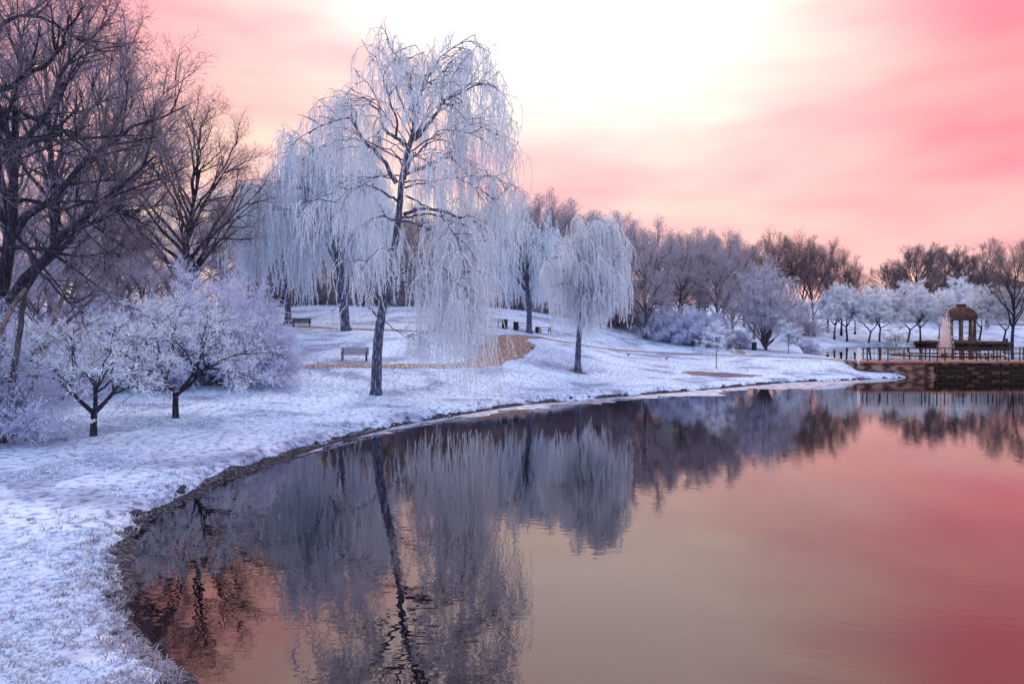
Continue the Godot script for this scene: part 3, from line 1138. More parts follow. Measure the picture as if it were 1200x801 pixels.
func make_gazebo() -> void:
	var c := at(1126.5, 154)
	c.y = 2.11
	var terrace := thing("terrace", Vector3(c.x - 0.5, UPPER, c.z + 1.0), "dark round stone terrace reaching out over the upper pond", "terrace")
	var b := MB.new()
	b.lathe(Vector3(0, 0, 0), [Vector2(8.4, -0.5), Vector2(8.4, 0.42), Vector2(8.9, 0.45), Vector2(8.9, 0.66), Vector2(8.7, 0.69), Vector2(0, 0.72)], 48)
	part(terrace, "platform", b.mesh(M.stone_dark))
	b = MB.new()
	b.lathe(Vector3(0, 0.67, 0), [Vector2(8.78, 0), Vector2(8.78, 0.16), Vector2(8.45, 0.18), Vector2(8.42, 0.0)], 48)
	part(terrace, "kerb", b.mesh(M.stone_dark))
	var root := thing("gazebo", c - Vector3(0, 0.19, 0), "round domed gazebo with brown roof and tan columns by the fountain", "gazebo")
	b = MB.new()
	b.lathe(Vector3(0, 0, 0), [Vector2(3.5, 0), Vector2(3.5, 0.2), Vector2(3.1, 0.2), Vector2(3.1, 0.4), Vector2(0, 0.42)], 32)
	part(root, "base", b.mesh(M.column))
	b = MB.new()
	b.box(Vector3(0, 0.15, 0), Vector3(0.62, 0.3, 0.62))
	b.lathe(Vector3(0, 0.3, 0), [Vector2(0.32, 0), Vector2(0.30, 1.6), Vector2(0.27, 3.6), Vector2(0.36, 3.72), Vector2(0.36, 3.85), Vector2(0, 3.86)], 16)
	var col := b.mesh(M.column)
	for k in 8:
		var a := TAU * (k + 0.5) / 8 + 0.12
		var o := part(root, "column", col)
		o.position = Vector3(cos(a) * 2.45, 0.4, sin(a) * 2.45)
		o.rotation.y = -a
	b = MB.new()
	b.lathe(Vector3(0, 4.5, 0), [Vector2(2.1, 0.05), Vector2(2.82, 0.05), Vector2(2.82, 0.28), Vector2(2.95, 0.32), Vector2(2.95, 0.45), Vector2(2.2, 0.46), Vector2(2.1, 0.05)], 40)
	part(root, "entablature", b.mesh(M.column))
	b = MB.new()
	var prof := [Vector2(2.4, 4.92), Vector2(3.1, 4.92), Vector2(3.12, 5.05)]
	for k in 11:
		var a := k / 10.0 * 1.32
		prof.append(Vector2(0.12 + 2.9 * cos(a), 5.1 + 2.4 * sin(a)))
	prof.append(Vector2(0, 7.45))
	b.lathe(Vector3.ZERO, prof, 40)
	var dome := part(root, "dome", b.mesh(M.roof))
	b = MB.new()
	b.lathe(Vector3(0, 7.32, 0), [Vector2(0.85, 0), Vector2(0.85, 0.38), Vector2(1.02, 0.42), Vector2(1.02, 0.55), Vector2(0.5, 0.62), Vector2(0, 0.64)], 24)
	part(dome, "cap", b.mesh(M.stone_dark))

func make_fountain() -> void:
	var c := Vector3((1108.0 - 600.0) / 857.0 * 97.0, UPPER, -97)
	var root := thing("fountain", c, "tall pink spray of a fountain rising from the upper pond", "fountain")
	var b := MB.new()
	b.lathe(Vector3.ZERO, [Vector2(0.5, -0.4), Vector2(0.5, 0.12), Vector2(0.3, 0.2), Vector2(0.12, 0.5), Vector2(0, 0.5)], 16)
	part(root, "nozzle", b.mesh(M.iron))
	rng.seed = 77
	b = MB.new()
	b.lathe(Vector3.ZERO, [Vector2(0, -1.6), Vector2(0.55, -0.7), Vector2(0.8, 0), Vector2(0.4, 0.8), Vector2(0, 1.6)], 5)
	var drop := b.mesh(M.spray)
	var jet := []
	for k in 5200:
		# a drop on its way: thrown up with some spread, at a moment of its flight
		var v := 10.6 * (1.0 - 0.72 * pow(rng.randf(), 0.8))
		var tilt := 0.022 * absf(rng.randfn()) + 0.006 + 0.16 * (1.0 - v / 10.6)
		var a := rng.randf() * TAU
		var t := rng.randf() * 2.0 * v / 9.8
		var p := Vector3(cos(a) * v * tilt * t, v * t - 4.9 * t * t, sin(a) * v * tilt * t) + Vector3(0, 0.15, 0)
		var d := Vector3(cos(a) * v * tilt, v - 9.8 * t, sin(a) * v * tilt)
		jet.append(Transform3D(pointing(d + Vector3(0, 0.01, 0), rng.randf_range(0.022, 0.052)), p))
	crown(root, "spray", drop, jet)
	# ring of low jets round it
	b = MB.new()
	var ring := PackedVector3Array()
	var rr := PackedFloat32Array()
	for k in 49:
		ring.push_back(Vector3(cos(TAU * k / 48) * 6.5, 0.06, sin(TAU * k / 48) * 1.0 * 6.5)); rr.push_back(0.06)
	b.tube(ring, rr, 6)
	part(root, "pipe_ring", b.mesh(M.iron))
	var low := []
	for k in 1300:
		var a := TAU * (rng.randi() % 40) / 40.0
		var v := rng.randf_range(0.9, 2.2)
		var t := rng.randf() * 2.0 * v / 9.8
		var o := Vector3(cos(a), 0, sin(a))
		low.append(Transform3D(pointing(Vector3(0, 1, 0) + anyway() * 0.3, rng.randf_range(0.02, 0.04)), o * 6.5 + Vector3(0, 0.1 + v * t - 4.9 * t * t, 0) + anyway() * 0.12 - o * t * 0.8))
	crown(root, "low_spray", drop, low)

func make_house() -> void:
	var c := at(1152, 236)
	var root := thing("house", c - Vector3(0, 0.3, 0), "dark brown house with hipped roof behind the trees on the hill", "house", "", 0.12)
	var b := MB.new()
	b.box(Vector3(0, 4.1, 0), Vector3(23, 8.8, 12))
	part(root, "wall", b.mesh(M.brick))
	b = MB.new()
	var e := 8.55
	var p := [Vector3(-12.4, e, 7), Vector3(12.4, e, 7), Vector3(12.4, e, -7), Vector3(-12.4, e, -7), Vector3(-6.5, e + 4.0, 0), Vector3(6.5, e + 4.0, 0)]
	b.quad(p[0], p[4], p[5], p[1]); b.quad(p[2], p[5], p[4], p[3]); b.tri(p[1], p[5], p[2]); b.tri(p[3], p[4], p[0]); b.quad(p[0], p[1], p[2], p[3])
	var roof := part(root, "roof", b.mesh(M.roof))
	b = MB.new()
	b.box(Vector3(5.2, e + 3.6, -1.5), Vector3(1.4, 3.4, 1.1))
	part(roof, "chimney", b.mesh(M.brick))
	b = MB.new()
	b.box(Vector3.ZERO, Vector3(1.3, 1.9, 0.16))
	var fr := b.mesh(M.column)
	b = MB.new()
	b.box(Vector3.ZERO, Vector3(1.05, 1.6, 0.16))
	var pane := b.mesh(M.glass_dark)
	for r in 2:
		for k in 6:
			var w := part(root, "window", fr)
			w.position = Vector3(-9.2 + k * 3.7, 2.4 + r * 3.5, 6.03)
			part(w, "pane", pane).position = Vector3(0, 0, 0.04)

# ------------------------------------------------------------------ planting
func make_sprays() -> void:
	sprays.dark = twig_spray(101, 0.0065, 8, 1.0, M.twig_dark)
	sprays.grey = twig_spray(102, 0.0062, 9, 1.0, M.twig_grey)
	sprays.brown = twig_spray(103, 0.006, 9, 1.0, M.twig_brown)
	sprays.lilac = twig_spray(104, 0.0075, 9, 1.0, M.twig_lilac)
	sprays.frost_twig = twig_spray(105, 0.010, 9, 1.0, M.frost)
	sprays.frost_blue_twig = twig_spray(106, 0.010, 9, 1.0, M.frost_blue)
	sprays.lilac_far = twig_spray(114, 0.012, 5, 1.0, M.twig_lilac)
	sprays.mauve_far = twig_spray(115, 0.011, 5, 1.0, M.twig_mauve)
	sprays.brown_far = twig_spray(113, 0.011, 5, 1.0, M.twig_brown)
	sprays.dark_far = twig_spray(111, 0.011, 5, 1.0, M.twig_dark)
	sprays.rime_far = frost_spray(118, 55, 0.13, M.frost_rose)
	sprays.rime_blue_far = frost_spray(119, 60, 0.11, M.frost_blue)
	sprays.rime = frost_spray(107, 90, 0.07, M.frost)
	sprays.rime_rose = frost_spray(108, 90, 0.075, M.frost_rose)
	sprays.rime_blue = frost_spray(109, 80, 0.075, M.frost_blue)

const LENS := [1.0, 1.9, 3.2, 5.0, 7.5]

func shoots(seed_: int, m: Material, wide := 1.0) -> Array:
	var out := []
	for k in LENS.size():
		out.append(strand(seed_ + k, LENS[k], m, wide))
	return out

func px(pts: Array, u0: float, v0: float, s: float) -> Array:   # survey sketch of a tree (right, down, depth in metres) to its own axes
	var out := []
	for p in pts:
		out.append(Vector3((p[0] - u0) * s, (v0 - p[1]) * s, p[2] if p.size() > 2 else 0.0))
	return out

func make_willows() -> void:
	var sh := shoots(201, M.frost_rose)
	var sh2 := shoots(211, M.frost, 1.7)
	var sh3 := shoots(221, M.frost_rose, 1.4)
	# the great willow on the bank
	var s := 45.0 / 857.0
	var limbs := []
	var add := func(pts: Array, r: float, hang: float, dense := 1.0, thick := false, from := 0.36) -> void:
		limbs.append({"p": px(pts, 440, 465, s), "r": r, "hang": hang, "dense": dense, "thick": thick, "from": from})
	add.call([[487, 146], [485, 125, 0.3], [483, 107, 0.6], [474, 88, 0.8], [463, 68, 1.0], [459, 58, 1.2]], 0.20, 2.2)
	add.call([[487, 146], [491, 122, -0.6], [496, 98, -1.2], [514, 80, -1.8], [530, 64, -2.2]], 0.20, 2.4)
	add.call([[496, 98, -1.2], [505, 84, -0.6], [520, 72, 0.4], [548, 62, 1.0], [562, 70, 1.4]], 0.10, 2.6)
	add.call([[465, 218], [447, 188, 0.5], [426, 167, 1.0], [417, 149, 1.3], [400, 155, 1.6], [386, 163, 2.0], [375, 172, 2.2]], 0.22, 3.0)
	add.call([[426, 167, 1.0], [418, 150, 0.4], [420, 138, 0.0], [408, 126, -0.5], [392, 128, -0.8]], 0.10, 2.6)
	add.call([[480, 176], [462, 161, -0.8], [444, 146, -1.6], [439, 125, -2.2], [429, 113, -2.6], [405, 111, -3.0], [384, 112, -3.2]], 0.18, 2.8)
	add.call([[439, 125, -2.2], [432, 100, -2.4], [424, 86, -2.4], [412, 78, -2.2]], 0.10, 2.4)
	add.call([[462, 161, -0.8], [464, 142, -0.3], [456, 119, 0.2], [450, 95, 0.6], [444, 76, 1.0]], 0.12, 2.4)
	add.call([[456, 119, 0.2], [468, 105, 0.5], [474, 88, 0.4]], 0.07, 2.0)
	add.call([[486, 167], [510, 149, 1.0], [522, 134, 1.6], [540, 128, 2.2], [558, 122, 2.8], [576, 124, 3.2]], 0.18, 4.6)
	add.call([[522, 134, 1.6], [536, 136, 0.8], [552, 149, 0.2], [568, 152, -0.4], [584, 165, -0.8]], 0.11, 5.4)
	add.call([[522, 134, 1.6], [520, 118, 1.4], [524, 104, 1.6], [514, 90, 2.0]], 0.09, 2.4)
	add.call([[522, 134, 1.6], [548, 112, 1.0], [570, 104, 0.6], [586, 116, 0.2]], 0.09, 3.4)
	add.call([[477, 207], [495, 197, -0.8], [510, 186, -1.4], [522, 173, -1.8], [536, 160, -2.4]], 0.15, 3.8)
	add.call([[522, 173, -1.8], [537, 191, -2.2], [555, 206, -2.6], [564, 218, -2.8], [571, 232, -3.0]], 0.11, 6.0, 0.8, true)
	add.call([[555, 206, -2.6], [572, 200, -2.2], [590, 210, -1.8], [598, 226, -1.4]], 0.09, 6.4, 0.8, true)
	add.call([[474, 254], [495, 250, 0.8], [525, 257, 1.6], [540, 266, 2.2], [550, 284, 2.6], [553, 300, 2.8]], 0.17, 8.4, 0.9, true)
	add.call([[477, 233], [492, 239, -1.0], [506, 243, -1.6], [520, 252, -2.2], [534, 266, -2.6]], 0.11, 6.5, 0.7, true)
	add.call([[471, 262], [487, 268, 1.2], [505, 276, 2.2], [514, 284, 3.0], [522, 300, 3.4]], 0.12, 8.0, 0.7, true)
	add.call([[468, 240], [452, 232, 1.2], [436, 228, 2.0], [420, 236, 2.6], [408, 250, 3.0]], 0.12, 3.6, 0.9)
	add.call([[467, 262], [452, 256, -1.0], [434, 252, -1.8], [416, 262, -2.4]], 0.11, 3.6, 0.8)
	# thinner boughs that fill out the broad dome of the crown
	rng.seed = 305
	for j in 24:
		var f := (j + 0.5) / 24.0
		var a := j * 2.399963 + rng.randf() * 0.5
		var up := lerpf(-0.22, 0.96, f)
		var ro := sqrt(1.0 - up * up) * rng.randf_range(0.82, 1.0)
		var goal := Vector3(2.35 + cos(a) * 5.9 * ro, 13.2 + up * 8.4, sin(a) * 5.4 * ro)
		var start := Vector3(lerpf(1.75, 2.45, f), lerpf(12.6, 16.6, f), 0)
		var mid := start.lerp(goal, 0.5) + Vector3(0, 0.9, 0) + anyway() * 0.5
		limbs.append({"p": [start, mid, goal], "r": lerpf(0.085, 0.06, f), "hang": lerpf(3.4, 1.9, smoothstep(0.0, 0.6, f)), "dense": 0.9, "thick": false, "from": 0.45})
	# low arching boughs hung to the ground
	add.call([[456, 326], [500, 314, 2.0], [524, 322, 3.4], [540, 340, 4.4], [546, 360, 5.0]], 0.10, 8.0, 0.8, true, 0.5)
	add.call([[470, 258], [515, 262, 2.4], [534, 280, 3.6], [546, 304, 4.4], [550, 330, 4.8]], 0.11, 8.5, 0.7, true, 0.55)
	add.call([[452, 352], [474, 336, 0.8], [500, 333, 1.6], [522, 344, 2.2], [538, 362, 2.5]], 0.09, 5.6, 0.9, true, 0.3)
	add.call([[456, 332], [490, 318, 1.2], [512, 322, 2.4], [530, 332, 3.2], [540, 346, 3.6]], 0.10, 6.8, 1.0, true, 0.3)
	add.call([[453, 345], [470, 346, -0.8], [492, 352, -1.6], [512, 366, -2.0]], 0.07, 4.2, 0.8, true, 0.3)
	add.call([[458, 318], [462, 304, 1.2], [458, 298, 2.2], [448, 306, 2.8], [440, 318, 3.0]], 0.07, 3.0, 1.2, true, 0.2)
	add.call([[446, 378], [436, 366, 0.3], [424, 360, 0.6], [412, 356, 1.0]], 0.09, 1.8, 0.7)
	add.call([[447, 372], [462, 388, 0.8], [484, 398, 1.4], [500, 402, 1.8]], 0.05, 2.4, 1.0)
	willow("weeping_willow", at(440, 45), 307, px([[440, 470], [441, 440], [442, 415], [445, 385], [451, 352], [459, 315], [466, 270], [469, 240], [471, 215], [477, 185], [484, 162], [487, 146]], 440, 465, s), 0.36, limbs, {"wood": M.bark_willow, "shoots": sh, "lens": LENS, "floor": 0.12, "top": 0.38, "reach": 0.85, "thick": 2, "thin": 2, "slim": 0.78, "cap": 22.2}, "tallest weeping willow, dark forked trunk on the bank, rimed shoots trailing to the ground")
	# young willow
	var p := at(677, 62)
	var l2 := auto_limbs(311, 13.2, 2.8, 3.6, 22, 4.6, 0.10, Vector3(0.11, 0, 0), 1.4)
	for e in l2:
		e.thick = true
	willow("weeping_willow", p, 312, [Vector3(0, -0.2, 0), Vector3(0.12, 3, 0), Vector3(0.5, 6, 0.1), Vector3(0.95, 9, 0), Vector3(1.2, 11.6, 0)], 0.30, l2, {"wood": M.bark_willow, "shoots": sh3, "lens": LENS, "floor": 2.0, "top": 0.2, "reach": 0.85, "thick": 4}, "smaller young weeping willow standing alone on the open snowy lawn")
	# willow behind the great one
	var l3 := auto_limbs(321, 20.5, 7.0, 6.0, 24, 8.5, 0.2, Vector3(-0.12, 0, 0), 1.0)
	for e in l3:
		e.thick = true
	willow("weeping_willow", at(404, 75), 322, [Vector3(0, -0.3, 0), Vector3(-0.2, 4, 0), Vector3(-0.9, 9, 0), Vector3(-2.2, 14, 0), Vector3(-2.8, 18, 0)], 0.55, l3, {"wood": M.bark_willow, "shoots": sh2, "thick": 2, "lens": LENS, "floor": 1.6, "top": 0.3, "reach": 1.3}, "dense pale weeping willow with thick trunk behind the tallest willow")
	# willow by the picnic tables
	var l4 := auto_limbs(331, 12.5, 6.0, 4.0, 20, 7.0, 0.17, Vector3(-0.05, 0, 0), 1.0)
	for e in l4:
		e.thick = true
	willow("weeping_willow", at(620, 79), 332, [Vector3(0, -0.3, 0), Vector3(0, 3, 0), Vector3(-0.3, 6, 0), Vector3(-0.5, 11, 0)], 0.36, l4, {"wood": M.bark_willow, "shoots": sh2, "thick": 2, "lens": LENS, "floor": 2.4, "top": 0.3, "reach": 1.2}, "weeping willow with short dark trunk beside the picnic tables")
	# willow further along the slope
	var l5 := auto_limbs(341, 17.0, 6.2, 5.0, 20, 7.5, 0.17, Vector3(-0.1, 0, 0), 0.9)
	for e in l5:
		e.thick = true
	willow("weeping_willow", at(338, 83), 342, [Vector3(0, -0.3, 0), Vector3(-0.2, 4, 0), Vector3(-0.6, 8, 0), Vector3(-1.5, 15, 0)], 0.4, l5, {"wood": M.bark_willow, "shoots": sh2, "thick": 2, "lens": LENS, "floor": 1.5, "top": 0.3, "reach": 1.25}, "pale weeping willow with dark trunk just behind the dark bench")

func make_woods() -> void:
	# the great dark tree at the edge of the lawn
	rng.seed = 400
	var near_limbs := []
	for l in [[0.17, [-14, 165, 0], [-4, 124, 0.4], [40, 112, 0.9], [77, 97, 1.3], [95, 88, 1.5], [112, 78, 1.8], [128, 52, 2.2]], [0.12, [-14, 150, 0], [8, 128, -0.3], [30, 137, -0.7], [63, 153, -1.2], [84, 174, -1.6], [98, 190, -2.0]], [0.15, [-14, 222, 0], [0, 192, 0.5], [35, 190, 1.2], [67, 188, 1.8], [100, 184, 2.3], [133, 178, 2.6], [150, 190, 2.8], [170, 206, 3.0]], [0.14, [-14, 345, 0], [4, 301, 0.4], [25, 296, 0.8], [56, 296, 1.2], [70, 311, 1.5], [84, 325, 1.7], [102, 343, 1.9], [122, 358, 2.1], [150, 350, 2.4]], [0.10, [-14, 60, 0], [6, 22, -0.4], [22, 12, -0.8], [45, 18, -1.2], [75, 35, -1.8], [100, 50, -2.2]], [0.12, [-14, 270, 0], [12, 232, -0.8], [40, 240, -1.5], [72, 228, -2.2], [105, 234, -3.0], [136, 222, -3.6]]]:
		near_limbs.append({"r": l[0], "p": px(l.slice(1), -14, 512, 27.0 / 857.0)})
	bare_tree("bare_tree", at(-14, 27), 401, {"height": 17.5, "radius": 7.0, "trunk": 0.42, "clear": 0.34, "limbs": 12, "wood": M.bark_dark, "spray": sprays.dark, "size": 1.1, "low": -0.35, "second": 6, "up": 0.15, "full": 0.1, "stout": 1.2, "extra": near_limbs}, "nearest dark bare tree, its black limbs reaching over the frosted lawn")
	bare_tree("bare_tree", at(203, 60), 402, {"height": 21.5, "radius": 6.9, "trunk": 0.40, "clear": 0.26, "limbs": 24, "wood": M.bark_dark, "spray": sprays.brown, "size": 1.2, "low": -0.6, "second": 6, "up": 0.15, "rise": 0.03, "full": 0.15, "stout": 1.5, "lean": Vector3(0.05, 0, 0)}, "round-crowned bare tree rising alone between dark wood and willows")
	# kinds of woodland tree, each then copied
	var kinds := []
	kinds.append(bare_tree("woodland_tree", at(60, 52), 411, {"height": 29.0, "radius": 7.0, "trunk": 0.45, "clear": 0.12, "limbs": 24, "wood": M.bark_dark, "spray": sprays.grey, "size": 1.4, "low": -0.8, "second": 7, "up": 0.3, "full": 0.0, "stout": 1.3}, "tall bare tree in the dark wood, just behind the nearest dark tree"))
	kinds.append(bare_tree("woodland_tree", at(756, 96), 412, {"height": 14.5, "radius": 4.4, "trunk": 0.26, "clear": 0.16, "limbs": 18, "wood": M.bark_grey, "spray": sprays.mauve_far, "size": 1.15, "low": -0.6, "second": 7, "up": 0.25, "rise": 0.04, "full": 0.45, "stout": 1.5}, "slim frosted tree just past the young willow, trunk slanting"))
	kinds.append(bare_tree("woodland_tree", at(872, 172), 413, {"height": 19.0, "radius": 4.0, "trunk": 0.28, "clear": 0.35, "limbs": 16, "wood": M.bark_dark, "spray": sprays.brown_far, "size": 1.3, "low": -0.4, "second": 5, "up": 0.5, "rise": 0.10, "full": 0.15, "stout": 1.6}, "tall bare ridge tree above the big lilac tree, first of the backlit row"))
	kinds.append(bare_tree("woodland_tree", at(1076, 205), 414, {"height": 21.5, "radius": 7.4, "trunk": 0.4, "clear": 0.12, "limbs": 24, "wood": M.bark_dark, "spray": sprays.dark_far, "size": 1.5, "low": -0.7, "second": 7, "up": 0.25, "full": 0.9, "stout": 1.7}, "large round dark tree on the far hill above the white row"))
	kinds.append(bare_tree("woodland_tree", at(100, 74), 415, {"height": 15.0, "radius": 6.0, "trunk": 0.3, "clear": 0.1, "limbs": 18, "wood": M.bark_grey, "spray": sprays.lilac, "size": 1.3, "low": -0.8, "second": 6, "up": 0.2, "full": 0.2, "stout": 1.3}, "low frosted tree deep in the dark wood"))
	var words := ["second", "third", "fourth", "fifth", "sixth", "seventh", "eighth", "ninth", "tenth", "eleventh", "twelfth", "thirteenth", "fourteenth", "fifteenth", "sixteenth", "seventeenth", "eighteenth", "nineteenth", "twentieth"]
	# runs: kind, label with %s for the place in its row, group, spots [bearing, distance, size]
	var runs := [
		[0, "%s tall bare tree of the dark wood, counted from the frame's edge", "tall trees of the dark wood", [[10, 66, 1.1], [128, 62, 1.0]]],
		[4, "%s low frosted tree under the dark wood, counted from the frame's edge", "frosted understorey of the dark wood", [[-30, 52, 0.7], [40, 47, 0.55], [95, 58, 0.7], [150, 66, 0.8], [172, 54, 0.5], [225, 90, 0.95], [262, 96, 1.0], [290, 102, 1.1], [318, 108, 1.1]]],
		[1, "%s frosted tree behind the willows on the crest, counted from the dark wood", "frosted trees on the crest behind the willows", [[335, 108, 1.0], [362, 112, 1.05], [388, 106, 0.95], [415, 114, 1.0], [440, 108, 1.0], [468, 113, 1.0], [495, 107, 0.95], [522, 114, 1.05], [548, 108, 0.98], [572, 112, 1.0], [594, 106, 1.0], [616, 113, 1.12], [640, 108, 1.1], [662, 114, 1.12], [686, 108, 1.05], [710, 116, 1.08], [735, 120, 1.1]]],
		[1, "%s frosted tree behind the blue shrubs, counted from the young willow", "frosted trees behind the shrubs", [[776, 112, 1.0], [796, 104, 0.98], [818, 118, 1.15], [840, 106, 0.95], [858, 124, 1.12], [884, 126, 0.95]]],
		[2, "%s tall bare tree of the backlit ridge row, counted from the young willow", "backlit trees on the ridge", [[800, 150, 1.04], [826, 160, 1.06], [848, 168, 1.1], [893, 166, 1.1], [908, 176, 1.12], [922, 168, 1.06], [938, 174, 1.12], [954, 166, 1.06], [970, 174, 1.08], [986, 170, 0.98], [1002, 172, 0.8]]],
		[3, "%s round dark tree on the far hill, counted from the backlit ridge row", "dark trees on the far hill", [[1042, 212, 0.72], [1108, 214, 0.96], [1132, 222, 0.86], [1232, 205, 1.0], [1168, 232, 0.62]]],
	]
	# close undergrowth of the wood behind the willows
	var low := rime_tree("undergrowth_shrub", at(318, 104), 461, {"height": 3.6, "radius": 3.2, "trunk": 0.08, "fork": 0.0, "limbs": 20, "low": 0.0, "wood": M.bark_grey, "spray": sprays.grey, "twig": sprays.brown, "size": 1.1, "flat": 0.9, "second": 6, "third": 4, "from": 0.2}, "low grey brushwood along the crest behind the willows", "shrub", "brushwood along the crest")
	for k in 34:
		var u := 326.0 + k * 12.6 + rng.randf_range(-4, 4)
		var sc := rng.randf_range(0.75, 1.25)
		copy_of(low, at(u, 103.0 + (k * 7 % 4) * 3.0), rng.randf() * TAU, Vector3(sc * 1.15, sc, sc * 1.15), "low grey brushwood along the crest behind the willows", "brushwood along the crest")
	for k in 16:
		var u := 322.0 + k * 27.0 + rng.randf_range(-5, 5)
		var d := 112.0 + (k * 7 % 5) * 5.0
		var sc := rng.randf_range(0.5, 0.72)
		copy_of(kinds[4], at(u, d), rng.randf() * TAU, Vector3(sc * 1.1, sc, sc * 1.1), "low grey undergrowth tree in the wood behind the willows", "undergrowth behind the willows", "undergrowth_tree")
	for run in runs:
		var spots: Array = run[3]
		var order := range(spots.size())
		order.sort_custom(func(a, b): return spots[a][0] < spots[b][0])
		for k in spots.size():
			var sp: Array = spots[order[k]]
			var sc: float = sp[2]
			copy_of(kinds[run[0]], at(sp[0], sp[1]), rng.randf() * TAU, Vector3(sc, sc * rng.randf_range(0.94, 1.05), sc), run[1] % (["first"] + words)[k], run[2])
	# bare trees by the right end of the far shore
	bare_tree("bare_tree", at(1186, 152), 421, {"height": 22.0, "radius": 6.0, "trunk": 0.36, "clear": 0.3, "limbs": 14, "wood": M.bark_dark, "spray": sprays.brown, "size": 1.5, "low": -0.3, "second": 7, "up": 0.5, "rise": 0.1}, "tall bare tree on the far shore beyond the gazebo")
	bare_tree("bare_tree", at(1157, 190), 422, {"height": 22.5, "radius": 4.6, "trunk": 0.4, "clear": 0.55, "limbs": 9, "wood": M.bark_dark, "spray": sprays.dark, "size": 1.2, "low": -0.3, "second": 5, "up": 0.3}, "gnarled sparse bare tree standing above the house roof")
	# dead leaning trunks in the wood
	for d in [[[52, 408, 27.5], [66, 368, 28.0], [82, 325, 28.6], 0.11, "pale leaning dead trunk, the steeper of the crossed pair in the wood"], [[55, 398, 28.0], [92, 365, 28.6], [126, 332, 29.4], 0.10, "pale leaning dead trunk, the flatter of the crossed pair in the wood"], [[2, 384, 24.0], [14, 360, 24.4], [30, 338, 24.8], 0.11, "short pale broken log propped against a brown stub"], [[18, 420, 25.0], [24, 380, 24.9], [30, 338, 24.9], 0.13, "upright brown broken stub in the wood"]]:
		var b := MB.new()
		var pts := []
		for q in 3:
			var z: float = d[q][2]
			pts.append(Vector3((d[q][0] - 600.0) / 857.0 * z, EYE - (d[q][1] - 385.0) / 857.0 * z, -z))
		var foot: Vector3 = pts[0]
		var gy := ground(foot.x, foot.z)
		var down: Vector3 = foot + (foot - pts[1]).normalized() * maxf(0.0, (foot.y - gy) / maxf(0.2, (pts[1] - foot).normalized().y)) * 1.05
		pts.push_front(down)
		var line := smooth(pts, 0.3)
		var base := line[0]
		for q in line.size():
			line[q] -= base
		rng.seed = int(d[0][0]) + 7
		for q in line.size():
			line[q] += anyway() * 0.02
		b.tube(line, taper(line.size(), d[3], d[3] * 0.6), 8, true)
		var o := thing("dead_trunk", base, d[4], "dead tree", "dead trunks in the dark wood")
		part(o, "trunk", b.mesh(M.bark_pale if d[3] < 0.125 else M.bark_grey))

